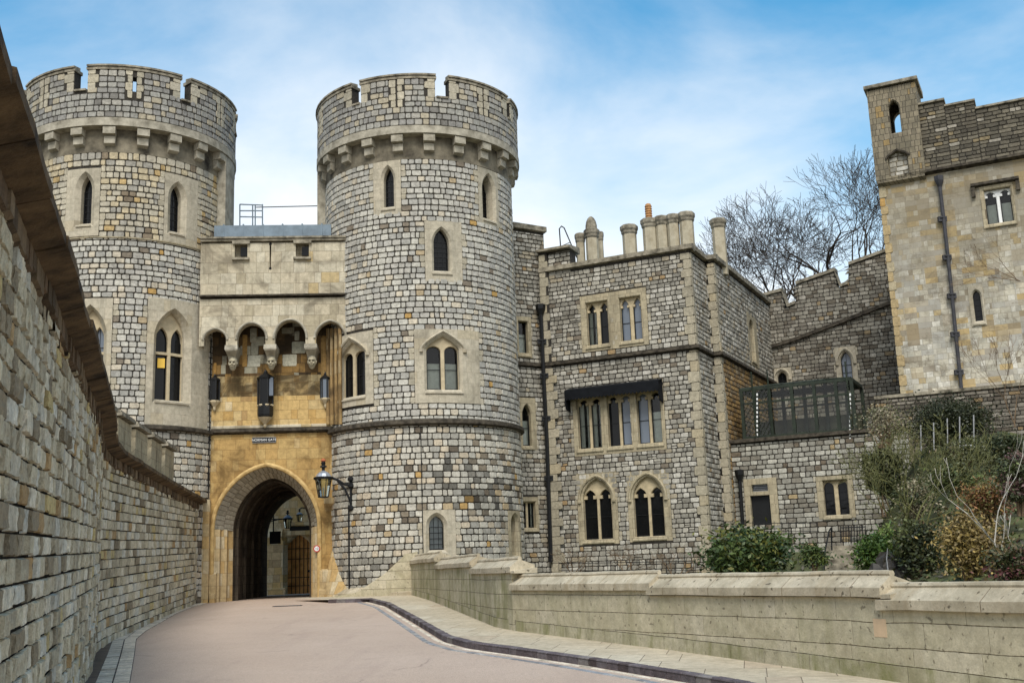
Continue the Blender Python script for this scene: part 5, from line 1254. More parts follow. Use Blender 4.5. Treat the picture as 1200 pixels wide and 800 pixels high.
# awning / pelmet over the middle window
a0, a1 = FH.hit(667, 460)[0], FH.hit(776.5, 450)[0]; zaw = (FH.hit(667, 455)[1]+FH.hit(776, 443.5)[1])/2+.0
aw = thing('window_awning', 'dark blue-black slatted awning with a scalloped edge over the six-light window', 'awning', FH.map((a0+a1)/2, zaw-.5, 0))
M['awn'] = mat_plain('blue_black_painted_board', (.007, .008, .010), .75, .4, 3, .2, spec=.12)
mb = MB(); hA = .42; wbox(mb, FH, a0, a1, zaw-.10, zaw, .02, .50, z0b=zaw-.30, z1b=zaw-.14, st=.4); mb.build('canopy', M['awn'], aw)
mb = MB(); n = 26
for i in range(n):
    x0 = a0+(a1-a0)*i/n; x1 = a0+(a1-a0)*(i+1)/n; xm = (x0+x1)/2
    q = [(x0, zaw-.18), (x0, zaw-.50), (x0+(x1-x0)*.25, zaw-.55), (xm, zaw-.57), (x1-(x1-x0)*.25, zaw-.55), (x1, zaw-.50), (x1, zaw-.18)]
    mb.add([FH.map(u, z, .52) for u, z in q]+[FH.map(u, z, .49) for u, z in q], [tuple(range(7)), tuple(range(13, 6, -1))]+[(j, j+7, (j+1) % 7+7, (j+1) % 7) for j in range(7)])
mb.build('valance', M['awn'], aw)
for a in (a0, a1-.04):
    mb = MB(); q = [(zaw-.02, .02), (zaw-.16, .50), (zaw-.70, .50), (zaw-.92, .42), (zaw-1.0, .02)]
    mb.add([FH.map(a, z, d) for z, d in q]+[FH.map(a+.04, z, d) for z, d in q], [tuple(range(5)), tuple(range(9, 4, -1))]+[(j, j+5, (j+1) % 5+5, (j+1) % 5) for j in range(5)]); mb.build('side_cheek', M['awn'], aw)
# chimneys
def chimney(px, ytop, ybase, wpx, Y, pot=None, dome=False, sides=8, cname='chimney'):
    c0 = atY(px, ybase, Y); c1 = atY(px, ytop, Y); r = wpx/2*Y/1300*1.12; x, y = c1.x, Y; z0_ = zcor-.4; z1_ = c1.z
    mb = MB(); rot = math.radians(22.5-26)
    lathe(mb, (x, y, z0_), [(r*.86, 0), (r*.86, z1_-z0_-.42)], sides, rot=rot); o = mb.build(cname, M['chim'], ho)
    cb = MB(); lathe(cb, (x, y, z1_), [(r*.86, -.44), (r*.98, -.36), (r*.98, -.28), (r*1.1, -.20), (r*1.1, -.05), (r*.95, 0)], sides, rot=rot)
    if dome: lathe(cb, (x, y, z1_), [(r*.8, 0), (r*.78, .18), (r*.66, .38), (r*.45, .52), (r*.2, .6)], sides, rot=rot)
    cb.build('chimney_cap', M['coping'], o)
    if pot:
        pb = MB(); pr = []
        for i in range(6): pr += [(.14, i*.11), (.17, i*.11+.035), (.14, i*.11+.07)]
        lathe(pb, (x, y, z1_), pr+[(.13, .68), (.08, .72)], 10); pb.build('chimney_pot', M['pot'], o)
M['chim'] = mat_plain('pale_chimney_stone', (.46, .39, .26), .92, .3, 3, .5, col2=(.38, .34, .25))
M['pot'] = mat_plain('striped_clay_pot', (.42, .22, .09), .8, .3, 9, .2)
chimney(679.5, 274, 303, 11, 48.3); chimney(693, 269, 303, 16, 47.9, dome=True); chimney(702.5, 272, 302, 8, 48.6)
chimney(736.8, 264.5, 293, 18, 47.4); chimney(760.5, 257, 290, 18, 47.2, pot=True); chimney(774.5, 254, 290, 15, 47.0); chimney(788, 252, 288, 15, 46.8); chimney(803.5, 249.5, 286, 18, 46.6)
chimney(841, 257, 298, 17, 46.3)
# link range between tower and house
q = atY(596, 500, 45.2); LK = Flat((q.x, q.y), (H0.x+.15, H0.y+.35)); lk = thing('link_range', 'narrow three-storey stone range squeezed between the right round tower and the house', 'building', LK.map(1, 1.1, -1))
zlk = LK.hit(622, 272)[1]; zls = zst
lw = [dict(o=pxop(LK, 608, 619, 413.5, 376.5, 376.5, 'flat'), sur=pxrect(LK, 604.5, 622.5, 371, 419), bars=(0, 1), panes=['curtain'], ch=.03),
      dict(o=pxop(LK, 613, 623, 522, 486, 474, 'pointed'), sur=pxrect(LK, 608, 628, 466, 527), bars=(0, 1), panes=['curtain'], ch=.05),
      dict(o=pxop(LK, 612, 628, 618, 588, 588, 'flat'), sur=pxrect(LK, 609, 631, 582, 623), bars=(0, 1), lights=2, subhead=0, panes=[None, 'drape'], ch=.04, mw=.1)]
for k in lw: k.update(sm='dress_house', mm='mull_h', depth=.25)
mb = MB(); core(mb, LK, 0, LK.len, .6, zlk, [k['o'].grow(k['ch']).bbox() for k in lw]); facing(mb, LK, 0, LK.len, 1.1, zls-.1, .265, .19, P_H, 71, [k['sur']+(.1,) for k in lw]); facing(mb, LK, 0, LK.len, zls+.1, zlk-.05, .265, .19, P_H, 72, [k['sur']+(.1,) for k in lw])
wbox(mb, LK, 0, LK.len, .6, zlk, -3, -.4, m=1); mb.build('wall', [M['blk_house'], M['mortar'], M['dress_house']], lk)
for k in lw: k = dict(k); o = k.pop('o'); s = k.pop('sur'); window(LK, lk, o, s, **k)
mb = MB(); wbox(mb, LK, 0, LK.len, zls-.1, zls+.1, -.1, .12, z0b=zls-.04); mb.build('string_course', M['string'], lk)
mb = MB(); wbox(mb, LK, 0, LK.len+.1, zlk, zlk+.30, -.5, .12, z0b=zlk+.08); mb.build('coping', M['coping'], lk)
# buttress strip with stepped top at the junction
bu0, bu1 = FH.hit(643, 560)[0], FH.hit(661, 560)[0]; zbt = FH.hit(655, 292, .2)[1]
mb = MB(); quoins(mb, FH, bu0, 1, .62, 1.1, zst-.12, 81, .36, P_Q, base=.10); wbox(mb, FH, bu0+.02, bu0+.38, .6, zbt, -1.0, .11, m=1)
quoins(mb, FH, bu0, 1, .42, zst+.1, zbt-.1, 82, .36, P_Q, base=.10)
wbox(mb, FH, bu0+.38, FH.hit(668, 300)[0], zcor-.3, zbt-.05, -.6, -.01, m=1); facing(mb, FH, bu0+.4, FH.hit(668, 300)[0], zcor-.3, zbt-.05, .265, .19, P_H, 83)
mb.build('buttress', [M['blk_house'], M['mortar']], ho)
mb = MB(); wbox(mb, FH, bu0-.05, FH.hit(669, 300)[0]+.05, zbt-.05, zbt+.25, -.9, .26, z0b=zbt+.02, z1b=zbt+.12); mb.build('buttress_coping', M['coping'], ho)
M['pipe'] = mat_plain('dull_black_cast_iron', (.045, .045, .05), .6, .4, 4, .3)
def downpipe(parent, W, pts, r=.06, hopper=True, d=.14, clips=(), mat='iron'):
    mb = MB(); P_ = [W.map(*W.hit(x, y, d), d) for x, y in pts]; tube(mb, P_, r, 8)
    for i in range(1, 14):
        pass
    if hopper: c = P_[0]; lathe(mb, c, [(r*1.1, -.25), (r*2.4, .0), (r*2.6, .18), (r*2.2, .2)], 6)
    for x, y in clips: c = W.map(*W.hit(x, y, d), d); box(mb, (c[0], c[1]+.03, c[2]), (r*4.4, .14, .20)); box(mb, (c[0], c[1]-.01, c[2]+.06), (r*3, .16, .05))
    return mb.build('downpipe', M[mat], parent)
downpipe(lk, LK, [(633.5, 362), (637, 440), (641, 520), (645.5, 658)], .085, clips=[(635, 400), (637.5, 440), (640, 490), (643, 560)], d=.3)
mb = MB(); P_ = [atY(657, 290, 46.2), atY(655.5, 268, 46.2), atY(658, 265, 46.3), atY(661, 267, 46.6), atY(676, 302, 47.5)]; 
lr = thing('roof_handrail', 'bent black iron handrail hoop on the roof between tower and chimneys', 'handrail', tuple(P_[0])); tube(mb, P_, .028, 5); tube(mb, [atY(659, 288, 46.4), atY(668, 284, 46.6)], .022, 4); mb.build('rail', M['iron'], lr)

P_D2 = [((.25, .23, .185), 26), ((.20, .18, .145), 24), ((.32, .295, .24), 16), ((.14, .12, .09), 12), ((.29, .22, .13), 4), ((.38, .35, .29), 6)]
# ================================================================ SLOPING CASTLE WALL behind
HP = H4-dB*0; HW = Flat((H4.x-dA.x*.4, H4.y-dA.y*.4), az=math.radians(-26)); hwl = thing('sloping_curtain_wall', 'dark battlemented castle wall climbing to the right behind the glazed conservatory', 'wall', HW.map(2, 2.5, -1))
def poly(W, pts):
    P_ = [W.hit(*p) for p in pts]
    def fn(u):
        if u <= P_[0][0]: return P_[0][1]
        for a, b in zip(P_, P_[1:]):
            if u <= b[0]: return a[1]+(b[1]-a[1])*(u-a[0])/max(1e-6, b[0]-a[0])
        return P_[-1][1]+(P_[-1][1]-P_[-2][1])*(u-P_[-1][0])/max(1e-6, P_[-1][0]-P_[-2][0])
    return fn
top_px = [(895, 347), (917.5, 341), (917.8, 362), (932.3, 356), (932.6, 333.5), (979.3, 317.5), (979.6, 338.5), (994, 333), (994.3, 311), (1050, 291)]
topf = poly(HW, top_px); strf = poly(HW, [(898, 408), (930, 398), (975, 381), (1040, 356)])
ue = HW.hit(1052, 400)[0]
hwin = [dict(o=pxop(HW, 986, 998.5, 445, 424, 412, 'pointed'), sur=pxrect(HW, 979.5, 1004.5, 406, 449), bars=(1, 2), hood=True, panes=['sky']),
        dict(o=pxop(HW, 911.5, 922, 452.5, 443, 436, 'pointed'), sur=pxrect(HW, 905, 928.5, 431, 456), bars=(1, 1), hood=True)]
mb = MB(); us = sorted(set(frange(0, ue, .35)+[HW.hit(*p)[0] for p in top_px]))
H_ops = [k['o'].grow(.06).bbox() for k in hwin]; us = sorted(set(us+[x for o in H_ops for x in o[:2]])); zsx = sorted([2.0]+[z for o in H_ops for z in o[2:]])
for a, b in zip(us, us[1:]):
    if b < 0: continue
    m_ = (a+b)/2; zz = zsx+[None]
    for z0_, z1_ in zip(zz, zz[1:]):
        if z1_ is not None and any(o[0] < m_ < o[1] and o[2]-.001 < (z0_+z1_)/2 < o[3]+.001 for o in H_ops): continue
        ta, tb = (topf(a+.001), topf(b-.001)) if z1_ is None else (z1_, z1_)
        q = [(a, z0_), (b, z0_), (b, tb), (a, ta)]; mb.add([HW.map(u_, z, 0) for u_, z in q], [(0, 1, 2, 3)], 1)
        if z1_ is None: q = [(a, ta, 0), (b, tb, 0), (b, tb, -.6), (a, ta, -.6)]; mb.add([HW.map(*v) for v in q], [(0, 1, 2, 3)], 1)
facing(mb, HW, 0, ue, 2.2, 18, .28, .185, P_D2, 91, [k['sur']+(.1,) for k in hwin], lift=.022, top=lambda u: topf(u)-.02, wv=.5, gap=.022)
for a, b in zip(us, us[1:]):   # merlon returns
    ta, tb = topf(b-.001), topf(b+.001)
    if abs(ta-tb) > .2: q = [(b, min(ta, tb), 0), (b, max(ta, tb), 0), (b, max(ta, tb), -.6), (b, min(ta, tb), -.6)]; mb.add([HW.map(*v) for v in q], [(0, 1, 2, 3)], 1)
mb.build('wall', [M['blk_dark'], M['mortar'], M['dress_house']], hwl)
for k in hwin: k = dict(k); o = k.pop('o'); s = k.pop('sur'); window(HW, hwl, o, s, sm='surround', depth=.22, **k)
mb = MB()
def slab(mb, W, fn, u0, u1, h0, h1, d0, d1, n=8):
    for a, b in zip(frange(u0, u1, (u1-u0)/n), frange(u0, u1, (u1-u0)/n)[1:]):
        vs = [W.map(x, fn(x)+h, d) for x in (a, b) for h, d in ((h0, d0), (h0+.02, d1), (h1-.05, d1), (h1, d0))]
        mb.add(vs, [(1, 5, 6, 2), (2, 6, 7, 3), (0, 4, 5, 1), (0, 1, 2, 3), (7, 6, 5, 4), (4, 0, 3, 7)])
hx = lambda i: HW.hit(*top_px[i])[0]
for i, j in ((0, 1), (2, 3), (4, 5), (6, 7), (8, 9)): slab(mb, HW, lambda u: topf(min(max(u, hx(i)+.002), hx(j)-.002)), max(0, hx(i)+.01), min(ue, hx(j)-.01), -.02, .20, -.65, .10, 3)
mb.build('coping', M['coping'], hwl); mb = MB(); slab(mb, HW, strf, 0, ue, -.12, .12, -.05, .15); mb.build('string_course', M['string'], hwl)

# ================================================================ TALL PALE BUILDING at right
q = atY(1043, 340, 43.6); RB = Flat((q.x, q.y), az=math.radians(-26)); rb = thing('castle_range', 'tall patchy pale stone castle building with a corner turret at the right edge', 'building', RB.map(4, 6, -3))
def pbatt(W, y0, y1): pass
uB = 14.0; zb0 = 4.5; zstr = poly(RB, [(1078, 204), (1200, 184)]); zs_l, zs_r = RB.hit(1078, 204)[1], RB.hit(1200, 184)[1]; print('RB string', zs_l, zs_r, 'base', RB.hit(1052, 465)[1], RB.hit(1200, 455)[1])
zS = (zs_l+zs_r)/2; zB0 = RB.hit(1052, 465)[1]
wo = pxop(RB, 1155, 1186, 261, 221, 221, 'flat'); wsur = pxrect(RB, 1150, 1190, 216, 266); so2 = pxop(RB, 1141.5, 1150.5, 376, 347, 340, 'pointed'); ss2 = pxrect(RB, 1136.5, 1154, 334, 382)
def mat_patchy():
    """worn ashlar: courses of ochre, cream and grey stone with blurred weathered patches"""
    mt = mat_ashlar('patchy_weathered_ashlar', .55, .22, [((.58, .54, .43), 6), ((.50, .46, .36), 4), ((.48, .36, .17), 1.5), ((.38, .36, .30), 3), ((.66, .63, .54), 4), ((.25, .21, .15), 1.2)], .010, (.15, .12, .08), .9, stain=(.30, .29, .24), st=(.42, .72, .8), streak=.35, streakcol=(.17, .14, .09), jvis=.6)
    t = mt.node_tree; b = t.nodes['Principled BSDF']; lk_ = b.inputs['Base Color'].links[0].from_socket; o = coord(t)
    uv = coord(t, 'UV'); sn = N(t, 'ShaderNodeVectorMath', operation='SNAP'); sn.inputs[1].default_value = (.46, .22, 1); t.links.new(uv, sn.inputs[0])   # whole stones change colour
    wn = N(t, 'ShaderNodeTexWhiteNoise', noise_dimensions='3D'); t.links.new(sn.outputs[0], wn.inputs['Vector']); jt = mrange(t, wn.outputs['Value'], 0, 1, -.09, .09)
    q = lambda sc_, d_: math_(t, 'ADD', noise(t, sn.outputs[0], sc_, 5, .6, d_), jt)
    c = mix(t, mrange(t, q(.42, .5), .515, .555, 0, .78), lk_, (.47, .33, .13))
    c = mix(t, mrange(t, q(.75, .2), .53, .575, 0, .75), c, (.24, .20, .14))
    c = mix(t, mrange(t, q(.6, .9), .53, .58, 0, .65), c, (.40, .39, .35))
    c = mix(t, mrange(t, noise(t, stretch(t, o, (1, 1, 1.7)), 1.1, 8, .78, .4), .50, .62, 0, .5, True), c, (.13, .105, .07))
    s_ = N(t, 'ShaderNodeSeparateXYZ'); t.links.new(o, s_.inputs[0])
    up = mrange(t, math_(t, 'ADD', s_.outputs[2], mrange(t, noise(t, o, .9, 7, .75), 0, 1, -7, 7)), 4.0, 10, 0, .6, True)
    c = mix(t, up, c, (.21, .175, .11)); t.links.new(c, b.inputs['Base Color']); return mt
M['patchy'] = mat_patchy()
mb = MB(); g1, g2 = wo.grow(.05).bbox(), so2.grow(.06).bbox(); core(mb, RB, -.0, uB, zB0, zS, [g1, g2], m=0); SD = Flat(RB.map(0, 0)[:2], (RB.map(0, 0)[0]+dB.x*8, RB.map(0, 0)[1]+dB.y*8))
q = [RB.map(0, zB0), RB.map(0, zS), RB.map(0, zS, -8), RB.map(0, zB0, -8)]; mb.add(q, [(0, 1, 2, 3)], 0, None, [(0, zB0), (0, zS), (8, zS), (8, zB0)])
mb.build('wall', M['patchy'], rb)
mb = MB(); quoins(mb, RB, -.03, 1, .30, zB0, zS, 17, .4, [((.42, .32, .17), 3), ((.40, .34, .22), 2), ((.45, .28, .10), 1)], base=-.0, lift=.03); mb.build('corner_stones', M['blk_house'], rb)
window(RB, rb, wo, wsur, lights=2, bars=(0, 0), subhead=.25, mw=.13, panes=['curtain', 'curtain'], sm='dress_house', mm='whitep', depth=.22, cusps=True, ch=.05)
mb = MB(); wbox(mb, RB, wsur[0]-.3, wsur[1]+.25, wsur[3]+.0, wsur[3]+.16, -.02, .17, z0b=wsur[3]+.06)
for a in (wsur[0]-.3, wsur[1]+.11): wbox(mb, RB, a, a+.14, wsur[3]-.38, wsur[3]+.01, -.02, .13)
mb.build('hood_mould', M['string'], rb)
window(RB, rb, so2, ss2, bars=(0, 4), depth=.2)
mb = MB(); wbox(mb, RB, 1.05, uB, zS-.12, zS+.10, -.1, .22, z0b=zS); mb.build('string_course', M['string'], rb)
# upper dark wall with stepped top
RU = RB; tp = [(1077, 121), (1106, 117.5), (1106.3, 123), (1140, 119.5), (1140.3, 127), (1200, 115.5), (1290, 98)]; tf = poly(RB, tp)
u1_ = RB.hit(1077, 160)[0]; us = sorted(set(frange(u1_-.2, uB, 1)+[RB.hit(*p)[0] for p in tp if RB.hit(*p)[0] < uB])); mb = MB()
zt1, zt2, zt3 = RB.hit(1092, 119)[1], RB.hit(1122, 121)[1], RB.hit(1170, 121.5)[1]; x1, x2 = RB.hit(1106, 119)[0], RB.hit(1142, 122)[0]; tf = lambda u: zt1 if u < x1 else (zt2 if u < x2 else zt3)
for a, b, z in ((u1_-.1, x1, zt1), (x1, x2, zt2), (x2, uB, zt3)): wbox(mb, RB, a, b, zS+.1, z-.02, -.6, -.001, m=1)
for a_, b_, z_ in ((u1_, x1, zt1), (x1, x2, zt2), (x2, uB, zt3)): facing(mb, RB, a_, b_, zS+.1, z_-.03, .33, .16, [((.13, .115, .085), 5), ((.17, .15, .11), 4), ((.09, .08, .06), 4), ((.24, .19, .11), 1), ((.34, .31, .25), .6)], 93, gap=.02, wv=.6, lift=.03)
mb.build('parapet', [M['blk_dark'], M['mortar'], M['blk_dark']], rb); mb = MB()
for a, b, z in ((u1_-.1, x1+.03, zt1), (x1, x2+.03, zt2), (x2, uB, zt3)): wbox(mb, RB, a+.001, b, z-.14, z+.02, -.65, .10, z0b=z-.06)
mb.build('coping', M['coping'], rb)
# corner turret
D = .22; tx = lambda px, py: RB.hit(px, py, D); tu0, tu1 = tx(1021, 160)[0], tx(1078.5, 150)[0]; tz0, tz1 = tx(1050, 208)[1], tx(1046, 101)[1]
tO = pxop(RB, 1042.5, 1055, 155.5, 127, 117, 'pointed', D); tN = pxop(RB, 1041, 1065, 205, 184, 177, 'tudor', D)
print('turret', tu0, tu1, tz0, tz1)
mb = MB(); TT = .55
panel(mb, RB, tu0, tu1, tz0, tz1, [tN], D, .10, .0, 0, sides=False); 
mb = MB(); tw_ = tu1-tu0
# four walls with through lancets front and back
panel(mb, RB, tu0, tu1, tx(1050, 174)[1], tz1, [tO], D, .3, .05, 0, sides=True)
panel(mb, RB, tu0, tu1, tx(1050, 174)[1]-2, tz1, [Op(tO.uc+.18, tO.a+.18, tO.s0-.9, tO.s1+.1, tO.rise, 'pointed')], D-tw_+.3, .3, 0, 0, sides=True)
for a in (tu0, tu1-.3): wbox(mb, RB, a+.001, a+.299, tx(1050, 174)[1], tz1-.001, D-tw_+.3, D-.301)
wbox(mb, RB, tu0+.3, tu1-.3, tz1-.25, tz1-.01, D-tw_+.3, D-.301)
panel(mb, RB, tu0, tu1, tz0, tx(1050, 174)[1], [tN], D, .16, .0, 0, sides=True)
wbox(mb, RB, tu0, tu1, tz0, tx(1050, 174)[1]-.001, D-tw_, D-.161)
wbox(mb, RB, tu0+.04, tu1-.04, tz0-.32, tz0+.001, -.15, D-.02, z0b=tz0-.12)
mb.build('turret', mat_ashlar('weathered_turret_stone', .36, .25, [((.22, .19, .13), 4), ((.27, .23, .16), 3), ((.16, .14, .10), 3), ((.33, .22, .08), .6)], .014, (.07, .06, .045), .7, stain=(.13, .115, .08), st=(.45, .75, .7)), rb)
mb = MB(); facing(mb, RB, tN.uc-tN.a+.02, tN.uc+tN.a-.02, tN.s0, tN.s1+tN.rise, .3, .2, P_H, 4, base=D-.16, lift=.03, top=lambda u: tN.topf()(u)); mb.build('niche_blocking', [M['blk_house']], rb)
mb = MB(); g = tN.grow(.06); tube(mb, [RB.map(u, z, D+.02) for u, z in g.outline(10)[1:-1]], .055, 6); mb.build('hood_mould', M['string'], rb)
mb = MB(); wbox(mb, RB, tu0-.1, tu1+.1, tz1, tz1+.28, D-tw_-.1, D+.12, z0b=tz1+.06, z1b=tz1+.2); mb.build('turret_coping', M['coping'], rb)
downpipe(rb, RB, [(1100.5, 212), (1107, 265), (1114, 330), (1121, 400), (1127.5, 464)], .075, clips=[(1104.5, 256.5), (1110, 301.5), (1115.5, 346.5), (1119.5, 391.5), (1124, 436)], d=.14, mat='pipe')
mb = MB(); wbox(mb, RB, 0.02, uB-.1, zB0, zS-.2, -9, -.6); wbox(mb, RB, 1.2, uB-.1, zS-.2, zt3-.3, -9, -.7); mb.build('rear_wall', M['patchy'], rb)
# low dark retaining wall under it
gwl = thing('garden_wall', 'low dark rubble retaining wall at the foot of the pale castle building', 'wall', RB.map(4, 4, .5))
mb = MB(); facing(mb, RB, -1.0, uB, 3.5, zB0-.02, .30, .15, P_D, 97, base=.25, gap=.02, wv=.6); wbox(mb, RB, -1.0, uB, 3.0, zB0-.03, -.5, .25, m=1); mb.build('wall', [M['blk_dark'], M['mortar']], gwl)
mb = MB(); wbox(mb, RB, -1.0, uB, zB0-.05, zB0+.07, -.1, .33); mb.build('coping', M['coping'], gwl)

# ================================================================ TERRACE WALL, conservatory
TP = H3+dB*.45; TW = Flat((TP.x, TP.y), az=math.radians(-26)); tw = thing('terrace_wall', 'grey rubble terrace wall with a black door and two-light window, under the conservatory', 'wall', TW.map(2.5, 2.6, 0))
zt_ = (TW.hit(868, 519)[1]+TW.hit(997, 509)[1])/2; print('terrace top', TW.hit(868, 519)[1], TW.hit(997, 509)[1], 'base', TW.hit(900, 630)[1])
ut = TW.hit(1070, 560)[0]
dO = pxop(TW, 880.5, 903.5, 616, 580, 580, 'flat'); fO = pxop(TW, 881, 900, 575.5, 567, 567, 'flat'); wO = pxop(TW, 965.5, 994, 603, 562.5, 562.5, 'flat')
ds = pxrect(TW, 873, 912, 560, 616); ws = pxrect(TW, 958, 1001, 557, 607)
mb = MB(); core(mb, TW, 0, ut, .6, zt_-.02, [dO.bbox(), fO.bbox(), wO.grow(.04).bbox()])
facing(mb, TW, 0, ut, 1.4, zt_-.03, .30, .20, [((.36, .345, .29), 26), ((.29, .275, .23), 22), ((.22, .20, .16), 12), ((.46, .44, .37), 12), ((.38, .29, .16), 1.5), ((.15, .12, .085), 3)], 101, [ds+(.0,), ws+(.12,)], lift=.022)
mb.build('wall', [M['blk_house'], M['mortar'], M['dress_house']], tw)
window(TW, tw, wO, ws, lights=2, subhead=.22, bars=(0, 3), sm='dress_house', mm='mull_h', mw=.16, depth=.25, ch=.04)
mb = MB(); panel(mb, TW, ds[0], ds[1], ds[2], ds[3], [dO], .03, .3, .0); mb2 = MB()
us2 = None
mb = MB(); panel(mb, TW, ds[0], ds[1], (fO.s0+dO.s1)/2, ds[3], [fO], .03, .3, .0); panel(mb, TW, ds[0], ds[1], ds[2], (fO.s0+dO.s1)/2, [dO], .03, .3, .0); fr = mb.build('door_surround', M['dress_house'], tw)
mb = MB(); fill(mb, TW, dO, -.15); d_ = mb.build('door', M['iron'], tw); mb = MB(); fill(mb, TW, fO, -.15); g_ = mb.build('fanlight', M['blind'], tw); mb = MB()
for z in frange(fO.s0, fO.s1, .08)[1:-1]: wbox(mb, TW, fO.uc-fO.a, fO.uc+fO.a, z-.012, z+.012, -.14, -.11)
mb.build('slat', M['iron'], g_)
mb = MB(); wbox(mb, TW, -.05, ut, zt_-.04, zt_+.16, -.4, .12, z0b=zt_+.02); mb.build('coping', M['string'], tw)
downpipe(tw, TW, [(866.5, 556), (868.5, 585), (870.5, 616)], .075, d=.2)
prism_pts = [TW.map(0, 0, -.3)[:2], TW.map(ut, 0, -.3)[:2], TW.map(ut, 0, -5)[:2], TW.map(0, 0, -5)[:2]]; mb = MB(); prism(mb, prism_pts, .6, zt_-.05); mb.build('terrace_floor', M['dress_house'], tw)
# conservatory
cu0, cu1 = TW.hit(868.5, 490)[0], TW.hit(1022, 480)[0]; cz0 = zt_+.16; cz1 = TW.hit(935, 452, -.1)[1]; czr = cz1+.35; cd0, cd1 = -.15, -2.6
cv = thing('conservatory', 'dark green framed glass conservatory standing on the terrace wall', 'conservatory', TW.map((cu0+cu1)/2, cz0, -1))
M['tinted'] = clear(.85)
M['green'] = mat_plain('dark_green_frame_paint', (.014, .020, .013), .55, .4, 4, .2, col2=(.022, .03, .018))
um = TW.hit(1000, 480)[0]
posts = [cu0+.05, TW.hit(884.5, 480)[0], TW.hit(902, 480)[0], TW.hit(928.5, 480)[0], TW.hit(955, 480)[0], TW.hit(981, 480)[0], um]
for u in posts:
    for d in (cd0, cd1):
        mb = MB(); wbox(mb, TW, u-.065, u+.065, cz0, cz1, d-.065, d+.065); mb.build('post', M['green'], cv)
mb = MB()
for d in (cd0, cd1): wbox(mb, TW, cu0, um, cz1, cz1+.12, d-.06, d+.06); wbox(mb, TW, cu0, um, cz1-.55, cz1-.47, d-.03, d+.03); wbox(mb, TW, cu0, um, cz0, cz0+.1, d-.05, d+.05)
for u in (cu0, um): wbox(mb, TW, u-.05, u+.05, cz1, cz1+.12, cd1, cd0); wbox(mb, TW, u-.04, u+.04, cz0, cz0+.1, cd1, cd0)
mb.build('rail', M['green'], cv)
mb = MB(); ap = (TW.hit(950, 446)[0], czr+.25, (cd0+cd1)/2); cs = [(cu0, cz1+.12, cd0), (um, cz1+.12, cd0), (um, cz1+.12, cd1), (cu0, cz1+.12, cd1)]
r0, r1 = (cu0+1.3, czr, ap[2]), (um-1.3, czr, ap[2])
for a, b in ((cs[0], r0), (cs[3], r0), (cs[1], r1), (cs[2], r1), (r0, r1)): tube(mb, [TW.map(*a), TW.map(*b)], .04, 5)
for k in range(1, 9): u = cu0+(um-cu0)*k/9; ur = min(max(u, r0[0]), r1[0]); tube(mb, [TW.map(u, cz1+.12, cd0), TW.map(ur, czr, ap[2]), TW.map(u, cz1+.12, cd1)], .025, 4)
mb.build('rafter', M['green'], cv)
mb = MB(); mb.add([TW.map(*x) for x in (cs[0], cs[1], r1, r0, cs[2], cs[3])], [(0, 1, 2, 3), (4, 5, 3, 2), (1, 4, 2), (5, 0, 3)]); mb.build('glass_roof', M['tinted'], cv)
mb = MB()
for a, b in zip(posts, posts[1:]): q = [(a+.05, cz0+.1), (b-.05, cz0+.1), (b-.05, cz1), (a+.05, cz1)]; mb.add([TW.map(u, z, cd0) for u, z in q], [(0, 1, 2, 3)])
mb.build('glass', M['tinted'], cv)
mb = MB(); rng = random.Random(6)    # trellis panels at the left end and open bay at the right
for u0_, u1_2 in ((posts[1]+.05, posts[2]-.05), (posts[0], posts[1])):
    n = 7
    for i in range(-n, n):
        h_ = cz1-cz0-.1; s_ = (u1_2-u0_)/3; a = u0_+i*s_
        p, q2 = (a, cz0+.1), (a+h_*.6, cz1)
        def clip(p, q):
            (x0, y0), (x1, y1) = p, q; t0, t1 = 0, 1; dx = x1-x0
            for lo, s__ in ((u0_, 1), (u1_2, -1)):
                if dx*s__ > 0: t0 = max(t0, (lo-x0)/dx) if s__ == 1 else t0
            ta, tb = sorted(((u0_-x0)/dx, (u1_2-x0)/dx)); t0, t1 = max(0, ta), min(1, tb)
            return None if t0 >= t1 else ((x0+dx*t0, y0+(y1-y0)*t0), (x0+dx*t1, y0+(y1-y0)*t1))
        for A_, B_ in ((p, q2), ((a+h_*.6, cz0+.1), (a, cz1))):
            c_ = clip(A_, B_)
            if c_: tube(mb, [TW.map(*c_[0], cd0+.03), TW.map(*c_[1], cd0+.03)], .009, 4, cap=False)
mb.build('trellis', M['green'], cv)
for px in (887, 996):
    mb = MB()
    for i in range(11): u, z = TW.hit(px, 462+i*5.2, .05); wbox(mb, TW, u-.03, u+.03, z-.05, z+.05, .0, .02)
    mb.build('ladder_strip', M['whitep'], cv)
for px in (884, 903, 996): mb = MB(); u = TW.hit(px, 480)[0]; tube(mb, [TW.map(u, cz0-.05, .06), TW.map(u, cz1+.75, .06)], .032, 5); mb.build('stanchion', M['green'], cv)
mb = MB(); wbox(mb, TW, cu0, um, cz0-.1, cz1-1.0, cd1-.35, cd1-.1); mb.build('rear_wall', mat_plain('dark_olive_boarding', (.06, .062, .04), .9, .5, 3, .4), cv)  # added backing; its dark colour stands in for the unlit interior
